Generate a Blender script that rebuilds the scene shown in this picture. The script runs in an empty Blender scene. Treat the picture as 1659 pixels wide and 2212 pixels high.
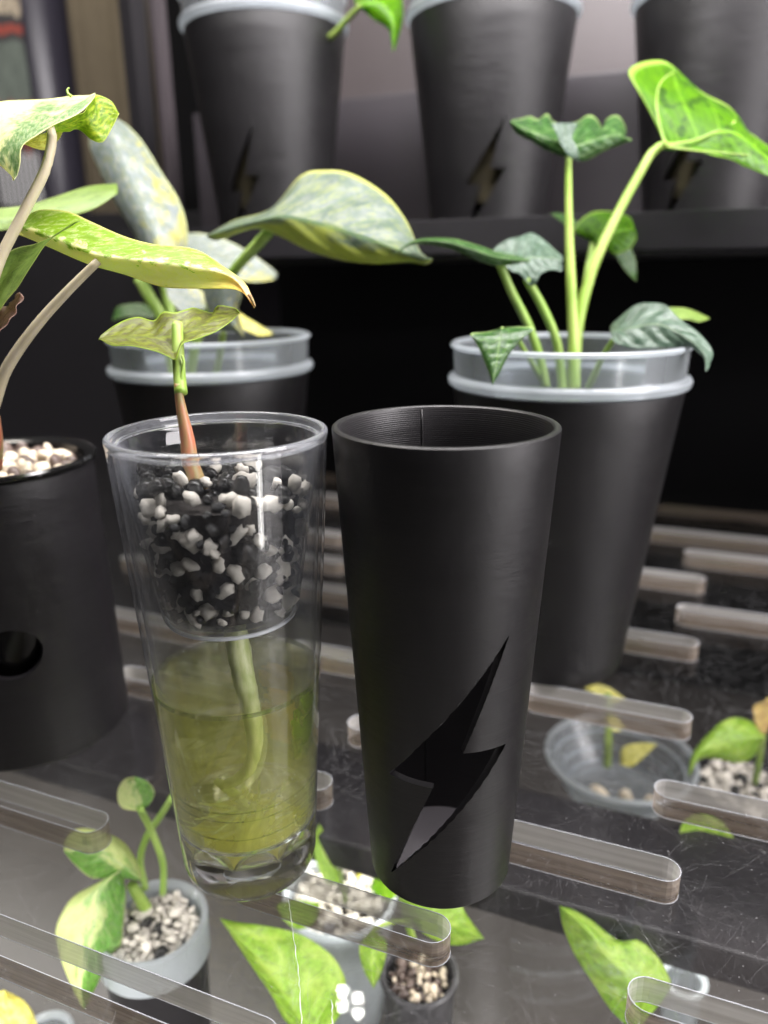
import bpy, bmesh, math, random
from mathutils import Vector, Matrix, noise as mnoise

R = math.radians
random.seed(7)
scn = bpy.context.scene
COL = scn.collection

# ------------------------------------------------------------------ camera
FPX, PITCH, CAMH, ROLL = 1650.0, R(17.46), 0.207, R(0.7)        # focal length in pixels of a 1659x2212 frame
CP, SP = math.cos(PITCH), math.sin(PITCH)
cam = bpy.data.cameras.new('camera')
cam.sensor_fit = 'VERTICAL'
cam.sensor_height = 36.0
cam.lens = 36.0 * FPX / 2212.0
cam.clip_start, cam.clip_end = 0.01, 20.0
cam.dof.use_dof = True
cam.dof.focus_distance = 0.246
cam.dof.aperture_fstop = 6.3
co = bpy.data.objects.new('camera', cam)
COL.objects.link(co)
co.location = (0, 0, CAMH)
co.rotation_euler = (Matrix.Rotation(R(90) - PITCH, 3, 'X') @ Matrix.Rotation(-ROLL, 3, 'Z')).to_euler()
scn.camera = co

# ------------------------------------------------------------------ world, lamps, exposure
w = bpy.data.worlds.new('World')
scn.world = w
w.use_nodes = True
w.node_tree.nodes['Background'].inputs[0].default_value = (0.95, 0.9, 0.9, 1)
w.node_tree.nodes['Background'].inputs[1].default_value = 0.03


def area(name, loc, target, sx, sy, power, col=(1, 1, 1)):
    l = bpy.data.lights.new(name, 'AREA')
    l.shape, l.size, l.size_y, l.energy, l.color = 'RECTANGLE', sx, sy, power, col
    o = bpy.data.objects.new(name, l)
    COL.objects.link(o)
    o.location = loc
    o.rotation_euler = (Vector(target) - Vector(loc)).to_track_quat('-Z', 'Y').to_euler()
    return o


area('grow_light_bar', (0.05, 0.27, 0.70), (0.05, 0.33, 0), 1.0, 0.22, 6.0, (1, 0.98, 0.94))
area('upper_pot_fill', (0.14, 0.25, 0.63), (0.10, 0.62, 0.28), 0.60, 0.12, 5.6, (1, 0.95, 0.98))  # added fill light that brightens the pots on the raised shelf
area('room_light', (0.80, -0.08, 0.46), (0.03, 0.35, 0.17), 0.42, 0.66, 10.5, (1, 0.95, 0.97))
area('streak_strip', (0.52, -0.22, -0.22), (-0.05, 0.233, -0.22), 0.05, 0.80, 1.7, (1, 0.97, 0.95))  # added strip light that makes the upright streak on the clear cup
area('curtain_fill', (-0.45, 0.75, 1.25), (-0.45, 1.2, 0.3), 0.4, 0.3, 6.5, (1, 0.93, 0.84))  # added fill light that brightens the cloth at the upper left


def led_spot(px, py, zl=0.5):
    d = Vector(((px - 829.5) / FPX, CP - (py - 1106) / FPX * SP, -SP - (py - 1106) / FPX * CP))
    t = (-zl - CAMH) / d.z
    return (d.x * t, d.y * t, zl)


for q in [(727, 2140), (760, 2156)]:
    l = bpy.data.lights.new('led', 'POINT')
    l.energy, l.shadow_soft_size, l.color = 0.07, 0.0046, (1, 0.99, 0.92)
    o = bpy.data.objects.new('led', l)
    o.location = led_spot(*q)
    COL.objects.link(o)

vs = scn.view_settings
vs.view_transform, vs.look, vs.exposure, vs.gamma = 'Standard', 'None', 0.32, 1.0
vs.use_curve_mapping = False
cy = scn.cycles
cy.max_bounces, cy.transmission_bounces, cy.transparent_max_bounces = 12, 12, 32
cy.glossy_bounces, cy.diffuse_bounces = 5, 3
cy.volume_bounces = 3
cy.use_adaptive_sampling, cy.adaptive_threshold, cy.adaptive_min_samples = True, 0.035, 16
cy.caustics_reflective, cy.caustics_refractive = True, True
cy.blur_glossy = 0.6
cy.sample_clamp_indirect = 6.0
cy.use_denoising = True
try:
    cy.denoiser = 'OPENIMAGEDENOISE'
except Exception:
    pass


# ------------------------------------------------------------------ projection helpers: photo pixel + distance -> place
def P(px, py, Z):
    dx, dy = px - 829.5, py - 1106.0
    X = (dx * math.cos(ROLL) - dy * math.sin(ROLL)) / FPX * Z
    Y = (dx * math.sin(ROLL) + dy * math.cos(ROLL)) / FPX * Z
    return Vector((X, Z * CP - Y * SP, CAMH - Z * SP - Y * CP))


def G(px, py, z=0.0):
    d = P(px, py, 1) - Vector((0, 0, CAMH))
    t = (z - CAMH) / d.z
    return Vector((0, 0, CAMH)) + d * t


# ------------------------------------------------------------------ object helpers
def tag(o, label=None, cat=None, group=None, kind=None):
    if label: o['label'] = label
    if cat: o['category'] = cat
    if group: o['group'] = group
    if kind: o['kind'] = kind
    return o


def link(name, me, mat=None, parent=None, loc=None, smooth=True):
    o = bpy.data.objects.new(name, me)
    COL.objects.link(o)
    if mat is not None and len(me.materials) == 0:
        me.materials.append(mat)
    if smooth:
        for p in me.polygons:
            p.use_smooth = True
    if loc is not None:
        o.location = loc
    if parent is not None:
        o.parent = parent
    return o


def empty(name, loc, label, cat, group=None, rz=0):
    o = bpy.data.objects.new(name, None)
    o.empty_display_size = 0.01
    COL.objects.link(o)
    o.location = loc
    o.rotation_euler = (0, 0, rz)
    return tag(o, label, cat, group)


def child_world(o, parent):
    """keep a mesh that was built in world coordinates where it is, under a parent Empty"""
    o.parent = parent
    m = Matrix.Translation(parent.location) @ Matrix.Rotation(parent.rotation_euler.z, 4, 'Z')
    o.matrix_parent_inverse = m.inverted()
    return o


def lathe_mesh(name, prof, seg=96, close=True, fn=None, sharp=35):
    """revolve (r,z) points; r==0 points become poles"""
    bm = bmesh.new()
    rings = []
    for (r, z) in prof:
        if r <= 1e-7:
            rings.append([bm.verts.new((0, 0, z(0) if callable(z) else z))])
        else:
            rings.append([bm.verts.new((r * math.cos(2 * math.pi * i / seg), r * math.sin(2 * math.pi * i / seg), z(2 * math.pi * i / seg) if callable(z) else z)) for i in range(seg)])
    n = len(rings)
    for k in range(n if close else n - 1):
        a, b = rings[k], rings[(k + 1) % n]
        if len(a) == 1 and len(b) == 1:
            continue
        for i in range(seg):
            j = (i + 1) % seg
            if len(a) == 1:
                bm.faces.new((a[0], b[j], b[i]))
            elif len(b) == 1:
                bm.faces.new((a[i], a[j], b[0]))
            else:
                bm.faces.new((a[i], a[j], b[j], b[i]))
    if fn:
        for v in bm.verts:
            fn(v)
    bmesh.ops.recalc_face_normals(bm, faces=bm.faces)
    me = bpy.data.meshes.new(name)
    bm.to_mesh(me)
    bm.free()
    for p in me.polygons:
        p.use_smooth = True
    try:
        me.set_sharp_from_angle(angle=R(sharp))
    except Exception:
        pass
    return me


def catmull(pts, n):
    """resample a list of tuples to n samples along chord length"""
    pts = [Vector(p) if not isinstance(p, Vector) else p for p in pts]
    dim = len(pts[0])
    if len(pts) == 1:
        return [pts[0].copy() for _ in range(n)]
    if len(pts) == 2:
        return [pts[0].lerp(pts[1], i / (n - 1)) for i in range(n)]
    d = [0]
    for a, b in zip(pts, pts[1:]):
        d.append(d[-1] + max((b - a).length, 1e-9))
    ext = [pts[0] * 2 - pts[1]] + pts + [pts[-1] * 2 - pts[-2]]
    out = []
    for i in range(n):
        t = d[-1] * i / (n - 1)
        k = 0
        while k < len(pts) - 2 and t > d[k + 1]:
            k += 1
        s = (t - d[k]) / (d[k + 1] - d[k])
        p0, p1, p2, p3 = ext[k], ext[k + 1], ext[k + 2], ext[k + 3]
        out.append(0.5 * ((2 * p1) + (p2 - p0) * s + (2 * p0 - 5 * p1 + 4 * p2 - p3) * s * s + (3 * p1 - p0 - 3 * p2 + p3) * s ** 3))
    return out


def tube_mesh(name, pts, rad, n=24, seg=10):
    """pts: world Vectors, rad: list of radii"""
    if n < len(pts): n = len(pts)
    c = catmull(pts, n)
    rr = [v[0] for v in catmull([(r, 0.0, 0.0) for r in rad], n)] if len(rad) > 1 else [rad[0]] * n
    bm = bmesh.new()
    up = Vector((0.31, 0.2, 0.93)).normalized()
    rings = []
    for i in range(n):
        t = (c[min(i + 1, n - 1)] - c[max(i - 1, 0)]).normalized()
        s = t.cross(up)
        if s.length < 1e-4: s = t.cross(Vector((1, 0, 0)))
        s.normalize()
        u = s.cross(t)
        rings.append([bm.verts.new(c[i] + (s * math.cos(2 * math.pi * k / seg) + u * math.sin(2 * math.pi * k / seg)) * max(rr[i], 1e-5)) for k in range(seg)])
    for a, b in zip(rings, rings[1:]):
        for k in range(seg):
            bm.faces.new((a[k], a[(k + 1) % seg], b[(k + 1) % seg], b[k]))
    bm.faces.new(rings[0][::-1])
    bm.faces.new(rings[-1])
    bmesh.ops.recalc_face_normals(bm, faces=bm.faces)
    me = bpy.data.meshes.new(name)
    bm.to_mesh(me)
    bm.free()
    return me


def tube(parent, name, pix, mat, n=24, seg=10):
    """pix: (px,py,Z,radius)"""
    me = tube_mesh(name, [P(a, b, c) for a, b, c, r in pix], [r for *_, r in pix], n, seg)
    o = link(name, me, mat)
    return child_world(o, parent)


def leaf(parent, name, L, Rr, M, mat, n=30, m=14, quilt=0.0, K=7, crease=0.45, wav=0.0, thick=0.00022, fold=0.0):
    """a leaf blade lofted between its left edge, midrib and right edge, each (px,py,Z) from base to tip"""
    Lw = catmull([P(*q) for q in L], n)
    Rw = catmull([P(*q) for q in Rr], n)
    if M is None:
        Mw = [(a + b) / 2 for a, b in zip(Lw, Rw)]
    else:
        Mw = catmull([P(*q) for q in M], n)
    verts, faces, uvs = [], [], []
    W = 2 * m + 1
    sd = random.random() * 50
    for i in range(n):
        u = i / (n - 1)
        tang = (Mw[min(i + 1, n - 1)] - Mw[max(i - 1, 0)]).normalized()
        across = (Rw[i] - Lw[i])
        nor = tang.cross(across)
        nor = nor.normalized() if nor.length > 1e-9 else Vector((0, 0, 1))
        wdt = across.length
        for j in range(W):
            v = (j - m) / m
            a = abs(v)
            Eg = Lw[i] if v < 0 else Rw[i]
            lin = Mw[i].lerp(Eg, a)
            quad = Lw[i] * (v * (v - 1) / 2) + Mw[i] * (1 - v * v) + Rw[i] * (v * (v + 1) / 2)
            p = lin * crease + quad * (1 - crease)
            if quilt:
                ph = (u * K - a * 1.6)
                p = p + nor * (quilt * abs(math.sin(math.pi * ph)) * a * (1 - a) * 4 * min(1, wdt / 0.02))
            if wav:
                p = p + nor * (wav * a * a * mnoise.noise(Vector((u * 6 + sd, v * 1.3, sd))))
            verts.append(p)
            uvs.append((u, (v + 1) / 2))
    for i in range(n - 1):
        for j in range(W - 1):
            faces.append((i * W + j, i * W + j + 1, (i + 1) * W + j + 1, (i + 1) * W + j))
    me = bpy.data.meshes.new(name)
    me.from_pydata(verts, [], faces)
    uvl = me.uv_layers.new(name='UVMap')
    for lp in me.loops:
        uvl.data[lp.index].uv = uvs[lp.vertex_index]
    o = link(name, me, mat)
    md = o.modifiers.new('thickness', 'SOLIDIFY')
    md.thickness, md.offset = thick, 0
    return child_world(o, parent)


# ------------------------------------------------------------------ materials
def newmat(name):
    m = bpy.data.materials.new(name)
    m.use_nodes = True
    nt = m.node_tree
    nt.nodes.clear()
    out = nt.nodes.new('ShaderNodeOutputMaterial')
    return m, nt, nt.nodes, nt.links, out


def rgba(c):
    return (c[0], c[1], c[2], 1.0)


def math_node(nt, op, a, b=None, clamp=False):
    n = nt.nodes.new('ShaderNodeMath')
    n.operation = op
    n.use_clamp = clamp
    for k, x in enumerate((a, b)):
        if x is None: continue
        if isinstance(x, (int, float)): n.inputs[k].default_value = x
        else: nt.links.new(x, n.inputs[k])
    return n.outputs[0]


def mixcol(nt, fac, a, b):
    n = nt.nodes.new('ShaderNodeMix')
    n.data_type = 'RGBA'
    for s, x in ((n.inputs[0], fac), (n.inputs[6], a), (n.inputs[7], b)):
        if isinstance(x, (int, float)): s.default_value = x
        elif isinstance(x, tuple): s.default_value = rgba(x)
        else: nt.links.new(x, s)
    return n.outputs[2]


def ramp(nt, x, lo, hi):
    n = nt.nodes.new('ShaderNodeMapRange')
    n.interpolation_type = 'SMOOTHSTEP'
    n.inputs[1].default_value, n.inputs[2].default_value = lo, hi
    nt.links.new(x, n.inputs[0])
    return n.outputs[0]


def tex_noise(nt, vec, scale, detail=4, rough=0.55, dist=0.0):
    n = nt.nodes.new('ShaderNodeTexNoise')
    n.inputs['Scale'].default_value = scale
    n.inputs['Detail'].default_value = detail
    n.inputs['Roughness'].default_value = rough
    n.inputs['Distortion'].default_value = dist
    if vec is not None: nt.links.new(vec, n.inputs['Vector'])
    return n.outputs['Fac']


def mapping(nt, vec, scale=(1, 1, 1), rot=(0, 0, 0), loc=(0, 0, 0)):
    n = nt.nodes.new('ShaderNodeMapping')
    n.inputs['Scale'].default_value = scale
    n.inputs['Rotation'].default_value = rot
    n.inputs['Location'].default_value = loc
    nt.links.new(vec, n.inputs['Vector'])
    return n.outputs[0]


def coords(nt, which='Object'):
    return nt.nodes.new('ShaderNodeTexCoord').outputs[which]


def principled(nt, **kw):
    b = nt.nodes.new('ShaderNodeBsdfPrincipled')
    for k, v in kw.items():
        k = k.replace('_', ' ')
        s = b.inputs[k]
        if isinstance(v, tuple) and len(v) == 3: s.default_value = rgba(v)
        elif isinstance(v, (int, float)): s.default_value = v
        else: nt.links.new(v, s)
    return b


def simple(name, col, rough=0.5, spec=0.5, bump=0.0, bscale=200, var=0.0, vscale=60, **kw):
    m, nt, N, L, out = newmat(name)
    oc = coords(nt)
    c = col
    if var:
        c = mixcol(nt, tex_noise(nt, oc, vscale, 5), tuple(x * (1 - var) for x in col), tuple(min(1, x * (1 + var)) for x in col))
    b = principled(nt, Base_Color=c, Roughness=rough, Specular_IOR_Level=spec, **kw)
    if bump:
        bp = N.new('ShaderNodeBump')
        bp.inputs['Strength'].default_value = bump
        bp.inputs['Distance'].default_value = 0.0006
        L.new(tex_noise(nt, oc, bscale, 4), bp.inputs['Height'])
        L.new(bp.outputs[0], b.inputs['Normal'])
    L.new(b.outputs[0], out.inputs[0])
    return m


def printed_black(name, pitch=0.00032, strength=0.45, base=(0.0070, 0.0064, 0.0072), rough=0.38):
    """layer-printed black plastic: fine horizontal beads, slightly uneven"""
    m, nt, N, L, out = newmat(name)
    oc = coords(nt)
    sep = N.new('ShaderNodeSeparateXYZ')
    L.new(oc, sep.inputs[0])
    # uneven layers: stretch noise strongly round the axis
    layer_noise = tex_noise(nt, mapping(nt, oc, (25, 25, 2600)), 1.0, 3, 0.6)
    ph = math_node(nt, 'MULTIPLY', sep.outputs[2], 2 * math.pi / pitch)
    sn = math_node(nt, 'SINE', ph)
    hgt = math_node(nt, 'ADD', math_node(nt, 'MULTIPLY', sn, 0.35), math_node(nt, 'MULTIPLY', layer_noise, 1.6))
    bp = N.new('ShaderNodeBump')
    bp.inputs['Strength'].default_value = strength
    bp.inputs['Distance'].default_value = 0.00012
    L.new(hgt, bp.inputs['Height'])
    big = tex_noise(nt, mapping(nt, oc, (14, 14, 90)), 1.0, 4, 0.6)
    fine = tex_noise(nt, mapping(nt, oc, (9, 9, 800)), 1.0, 3, 0.7)
    col = mixcol(nt, big, tuple(x * 0.75 for x in base), tuple(x * 1.35 for x in base))
    rg = math_node(nt, 'ADD', math_node(nt, 'ADD', math_node(nt, 'MULTIPLY', big, 0.10), math_node(nt, 'MULTIPLY', fine, 0.10)), rough - 0.10)
    tg = N.new('ShaderNodeTangent')
    tg.direction_type, tg.axis = 'RADIAL', 'Z'
    b = principled(nt, Base_Color=col, Roughness=rg, Specular_IOR_Level=0.45, Anisotropic=0.6)
    L.new(tg.outputs[0], b.inputs['Tangent'])
    L.new(bp.outputs[0], b.inputs['Normal'])
    L.new(b.outputs[0], out.inputs[0])
    return m


def leaf_mat(name, green, alt, thr=0.5, soft=0.08, vein=(0.35, 0.5, 0.12), edge=None, K=7, nscale=3.2, stretch=(3.0, 1.6), vamt=0.5,
             silver=0.0, transl=0.45, rough=0.38, dark=None, mid=0.05, bump=0.5, su=0.0, sv=0.0, tip=None, mottle=0.45):
    m, nt, N, L, out = newmat(name)
    uv = coords(nt, 'UV')
    oc = coords(nt, 'Object')
    sep = N.new('ShaderNodeSeparateXYZ')
    L.new(uv, sep.inputs[0])
    u, v = sep.outputs[0], sep.outputs[1]
    a = math_node(nt, 'ABSOLUTE', math_node(nt, 'SUBTRACT', math_node(nt, 'MULTIPLY', v, 2), 1))
    # variegation: patches stretched along the side veins
    vec = mapping(nt, uv, (stretch[0], stretch[1], 1))
    n1 = tex_noise(nt, vec, nscale, 6, 0.6, 0.4)
    n2 = tex_noise(nt, oc, 420, 4, 0.6)
    if su or sv:
        n1 = math_node(nt, 'ADD', n1, math_node(nt, 'ADD', math_node(nt, 'MULTIPLY', math_node(nt, 'SUBTRACT', u, 0.5), su), math_node(nt, 'MULTIPLY', math_node(nt, 'SUBTRACT', v, 0.5), sv)))
    var = ramp(nt, math_node(nt, 'ADD', n1, math_node(nt, 'MULTIPLY', math_node(nt, 'SUBTRACT', n2, 0.5), 0.22)), thr - soft, thr + soft)
    fine = tex_noise(nt, oc, 900, 3, 0.6)
    d = dark or tuple(x * 0.6 for x in green)
    g = mixcol(nt, ramp(nt, tex_noise(nt, mapping(nt, uv, (5, 3, 1)), 4, 5, 0.65, 0.6), 0.42, 0.62), green, d)
    col = mixcol(nt, var, g, alt)
    col = mixcol(nt, math_node(nt, 'MULTIPLY', ramp(nt, fine, 0.35, 0.75), 0.25), col, tuple(min(1, x * 1.5) for x in green))
    # streaks and mottling that run with the side veins
    sv_ = N.new('ShaderNodeCombineXYZ')
    L.new(math_node(nt, 'MULTIPLY', math_node(nt, 'SUBTRACT', math_node(nt, 'MULTIPLY', u, K), math_node(nt, 'MULTIPLY', a, 1.6)), 3.2), sv_.inputs[0])
    L.new(math_node(nt, 'MULTIPLY', v, 5.0), sv_.inputs[1])
    stk = tex_noise(nt, sv_.outputs[0], 2.0, 6, 0.7, 0.8)
    col = mixcol(nt, math_node(nt, 'MULTIPLY', ramp(nt, stk, 0.46, 0.66), mottle), col, mixcol(nt, var, alt, tuple(min(1, x * 1.12) for x in alt)))
    col = mixcol(nt, math_node(nt, 'MULTIPLY', ramp(nt, stk, 0.46, 0.30), mottle * 0.8), col, tuple(x * 0.55 for x in green))
    # veins
    ph = math_node(nt, 'FRACT', math_node(nt, 'ADD', math_node(nt, 'SUBTRACT', math_node(nt, 'MULTIPLY', u, K), math_node(nt, 'MULTIPLY', a, 1.6)), 10.0))
    dist = math_node(nt, 'ABSOLUTE', math_node(nt, 'SUBTRACT', ph, 0.5))
    vm = ramp(nt, dist, 0.06, 0.0)
    vm = math_node(nt, 'MULTIPLY', vm, math_node(nt, 'SUBTRACT', 1.0, math_node(nt, 'MULTIPLY', a, 0.7)))
    mm = ramp(nt, a, mid, mid * 0.4)
    vein_m = math_node(nt, 'MULTIPLY', math_node(nt, 'MAXIMUM', vm, mm), vamt, True)
    col = mixcol(nt, vein_m, col, vein)
    if tip:
        col = mixcol(nt, ramp(nt, u, tip[0], 1.0), col, tip[1])
    em = ramp(nt, a, 0.93, 0.985)
    if edge:
        col = mixcol(nt, em, col, edge)
    b = principled(nt, Base_Color=col, Roughness=rough, Specular_IOR_Level=0.5, Sheen_Weight=silver, Sheen_Roughness=0.4)
    bp = N.new('ShaderNodeBump')
    bp.inputs['Strength'].default_value = bump
    bp.inputs['Distance'].default_value = 0.0005
    L.new(math_node(nt, 'ADD', math_node(nt, 'MULTIPLY', vein_m, -0.8), math_node(nt, 'MULTIPLY', tex_noise(nt, oc, 500, 4), 0.8)), bp.inputs['Height'])
    L.new(bp.outputs[0], b.inputs['Normal'])
    tr = N.new('ShaderNodeBsdfTranslucent')
    hs = N.new('ShaderNodeHueSaturation')
    hs.inputs['Saturation'].default_value = 1.25
    hs.inputs['Value'].default_value = 1.7
    L.new(col, hs.inputs['Color'])
    L.new(hs.outputs[0], tr.inputs[0])
    mx = N.new('ShaderNodeMixShader')
    mx.inputs[0].default_value = transl
    L.new(b.outputs[0], mx.inputs[1])
    L.new(tr.outputs[0], mx.inputs[2])
    L.new(mx.outputs[0], out.inputs[0])
    return m


def stem_mat(name, c1, c2, transl=0.25, scale=120):
    m, nt, N, L, out = newmat(name)
    oc = coords(nt)
    col = mixcol(nt, ramp(nt, tex_noise(nt, mapping(nt, oc, (1, 1, 0.25)), scale, 4), 0.35, 0.65), c1, c2)
    b = principled(nt, Base_Color=col, Roughness=0.42, Subsurface_Weight=transl, Subsurface_Scale=0.002)
    b.inputs['Subsurface Radius'].default_value = (1.0, 1.0, 0.4)
    L.new(b.outputs[0], out.inputs[0])
    return m


def clear_mat(name, ior=1.49, tint=(1, 1, 1), rough=0.0, through=0.0):
    m, nt, N, L, out = newmat(name)
    g = N.new('ShaderNodeBsdfGlass')
    g.inputs['IOR'].default_value = ior
    g.inputs['Roughness'].default_value = rough
    g.inputs['Color'].default_value = rgba(tint)
    if through:
        t = N.new('ShaderNodeBsdfTransparent')
        t.inputs[0].default_value = rgba(tint)
        mx = N.new('ShaderNodeMixShader')
        mx.inputs[0].default_value = through
        L.new(g.outputs[0], mx.inputs[1])
        L.new(t.outputs[0], mx.inputs[2])
        L.new(mx.outputs[0], out.inputs[0])
    else:
        L.new(g.outputs[0], out.inputs[0])
    return m


def thin_clear(name, tint=(0.985, 0.99, 0.99), ior=1.49, haze=0.005):
    """a thin clear wall: lets light straight through, mirrors by its Fresnel angle, faint haze"""
    m, nt, N, L, out = newmat(name)
    tp = N.new('ShaderNodeBsdfTransparent')
    tp.inputs[0].default_value = rgba(tint)
    gl = N.new('ShaderNodeBsdfGlossy')
    gl.inputs['Roughness'].default_value = 0.02
    df = N.new('ShaderNodeBsdfDiffuse')
    df.inputs[0].default_value = (0.80, 0.82, 0.92, 1)
    oc = coords(nt)
    hz = math_node(nt, 'MULTIPLY', ramp(nt, tex_noise(nt, mapping(nt, oc, (1, 1, 0.3)), 90, 5, 0.7), 0.4, 0.85), haze * 2.5)
    m0 = N.new('ShaderNodeMixShader')
    L.new(hz, m0.inputs[0]); L.new(tp.outputs[0], m0.inputs[1]); L.new(df.outputs[0], m0.inputs[2])
    lw = N.new('ShaderNodeLayerWeight'); lw.inputs[0].default_value = 0.5
    hz = math_node(nt, 'ADD', hz, math_node(nt, 'MULTIPLY', math_node(nt, 'POWER', lw.outputs['Facing'], 3.5), 0.30), True)
    L.new(hz, m0.inputs[0])
    f = math_node(nt, 'POWER', lw.outputs['Facing'], 4.5)
    f = math_node(nt, 'ADD', math_node(nt, 'MULTIPLY', f, 0.94), 0.055, True)
    mx = N.new('ShaderNodeMixShader')
    L.new(f, mx.inputs[0]); L.new(m0.outputs[0], mx.inputs[1]); L.new(gl.outputs[0], mx.inputs[2])
    L.new(mx.outputs[0], out.inputs[0])
    return m


def glassy_rim(name, milk=0.25):
    m, nt, N, L, out = newmat(name)
    g = N.new('ShaderNodeBsdfGlass'); g.inputs['IOR'].default_value = 1.49; g.inputs['Roughness'].default_value = 0.05
    df = N.new('ShaderNodeBsdfDiffuse'); df.inputs[0].default_value = (0.82, 0.85, 0.92, 1)
    mx = N.new('ShaderNodeMixShader'); mx.inputs[0].default_value = milk
    L.new(g.outputs[0], mx.inputs[1]); L.new(df.outputs[0], mx.inputs[2]); L.new(mx.outputs[0], out.inputs[0])
    return m


def frosted_mat(name, haze=0.15, tint=(0.89, 0.95, 1.0), rough=0.18):
    """milky polypropylene: part see-through, part scattering, soft gloss"""
    m, nt, N, L, out = newmat(name)
    tp = N.new('ShaderNodeBsdfTransparent')
    tp.inputs[0].default_value = (0.93, 0.95, 0.98, 1)
    df = N.new('ShaderNodeBsdfDiffuse')
    df.inputs[0].default_value = rgba(tint)
    tl = N.new('ShaderNodeBsdfTranslucent')
    tl.inputs[0].default_value = rgba(tint)
    gl = N.new('ShaderNodeBsdfGlossy')
    gl.inputs['Roughness'].default_value = rough
    m1 = N.new('ShaderNodeMixShader')
    m1.inputs[0].default_value = 0.65
    L.new(df.outputs[0], m1.inputs[1]); L.new(tl.outputs[0], m1.inputs[2])
    m2 = N.new('ShaderNodeMixShader')
    lw = N.new('ShaderNodeLayerWeight')
    lw.inputs[0].default_value = 0.35
    hz = math_node(nt, 'ADD', math_node(nt, 'MULTIPLY', lw.outputs['Facing'], 0.35), haze, True)
    L.new(hz, m2.inputs[0])
    L.new(tp.outputs[0], m2.inputs[1]); L.new(m1.outputs[0], m2.inputs[2])
    fr = N.new('ShaderNodeFresnel')
    fr.inputs[0].default_value = 1.45
    m3 = N.new('ShaderNodeMixShader')
    L.new(fr.outputs[0], m3.inputs[0])
    L.new(m2.outputs[0], m3.inputs[1]); L.new(gl.outputs[0], m3.inputs[2])
    L.new(m3.outputs[0], out.inputs[0])
    return m


def acrylic_mat():
    """clear sheet with a polished surface carrying many hair-fine scratches"""
    m, nt, N, L, out = newmat('acrylic_sheet')
    tp = N.new('ShaderNodeBsdfTransparent')
    tp.inputs[0].default_value = (0.97, 0.97, 0.965, 1)
    gl = N.new('ShaderNodeBsdfGlossy')
    gl.inputs['Roughness'].default_value = 0.004
    lw = N.new('ShaderNodeLayerWeight'); lw.inputs[0].default_value = 0.5
    f = math_node(nt, 'ADD', math_node(nt, 'MULTIPLY', math_node(nt, 'POWER', lw.outputs['Facing'], 5.0), 0.96), 0.045, True)
    g = N.new('ShaderNodeMixShader')
    L.new(f, g.inputs[0]); L.new(tp.outputs[0], g.inputs[1]); L.new(gl.outputs[0], g.inputs[2])
    oc = coords(nt)
    tot = None
    for k, (sc, wd, cv) in enumerate([(70, 0.000032, 9), (95, 0.00003, -14), (50, 0.000036, 5), (130, 0.000028, 20), (40, 0.00004, -3), (110, 0.00003, -22), (60, 0.000034, 7), (85, 0.00003, -9), (45, 0.000036, 4), (150, 0.000026, 12)]):
        vv = mapping(nt, oc, (1, 1, 0), (0, 0, k * 0.7), (k * 0.37, k * 0.131, 0))
        vo = N.new('ShaderNodeTexVoronoi')
        vo.voronoi_dimensions = '2D'
        vo.inputs['Scale'].default_value = sc
        L.new(vv, vo.inputs['Vector'])
        sub_ = N.new('ShaderNodeVectorMath'); sub_.operation = 'SUBTRACT'
        L.new(vv, sub_.inputs[0]); L.new(vo.outputs['Position'], sub_.inputs[1])
        sc_ = N.new('ShaderNodeSeparateColor'); L.new(vo.outputs['Color'], sc_.inputs[0])
        rot = N.new('ShaderNodeVectorRotate'); rot.rotation_type = 'Z_AXIS'
        L.new(sub_.outputs[0], rot.inputs['Vector'])
        L.new(math_node(nt, 'MULTIPLY', sc_.outputs[0], 6.283), rot.inputs['Angle'])
        sp_ = N.new('ShaderNodeSeparateXYZ'); L.new(rot.outputs[0], sp_.inputs[0])
        bend = math_node(nt, 'MULTIPLY', math_node(nt, 'MULTIPLY', sp_.outputs[0], sp_.outputs[0]), cv)
        d_ = math_node(nt, 'ABSOLUTE', math_node(nt, 'ADD', sp_.outputs[1], bend))
        s_ = ramp(nt, d_, wd * 1.6, wd * 0.2)
        s_ = math_node(nt, 'MULTIPLY', s_, math_node(nt, 'MULTIPLY', sc_.outputs[1], sc_.outputs[2]))
        tot = s_ if tot is None else math_node(nt, 'MAXIMUM', tot, s_)
    tot = math_node(nt, 'MULTIPLY', tot, ramp(nt, tex_noise(nt, oc, 16, 3), 0.30, 0.65))
    df = N.new('ShaderNodeBsdfDiffuse')
    df.inputs[0].default_value = (0.8, 0.8, 0.82, 1)
    smudge = ramp(nt, tex_noise(nt, oc, 18, 6, 0.7), 0.35, 0.9)
    vs_ = N.new('ShaderNodeTexVoronoi'); vs_.voronoi_dimensions = '2D'; vs_.inputs['Scale'].default_value = 210
    L.new(oc, vs_.inputs['Vector'])
    sc2 = N.new('ShaderNodeSeparateColor'); L.new(vs_.outputs['Color'], sc2.inputs[0])
    speck = math_node(nt, 'MULTIPLY', ramp(nt, vs_.outputs['Distance'], 0.07, 0.03), ramp(nt, sc2.outputs[0], 0.80, 0.97))
    tot = math_node(nt, 'MAXIMUM', tot, math_node(nt, 'MULTIPLY', speck, 0.55))
    fac = math_node(nt, 'ADD', math_node(nt, 'MULTIPLY', tot, 0.38), math_node(nt, 'MULTIPLY', smudge, 0.005), True)
    mx = N.new('ShaderNodeMixShader')
    L.new(fac, mx.inputs[0])
    L.new(g.outputs[0], mx.inputs[1]); L.new(df.outputs[0], mx.inputs[2])
    L.new(mx.outputs[0], out.inputs[0])
    return m


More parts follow.
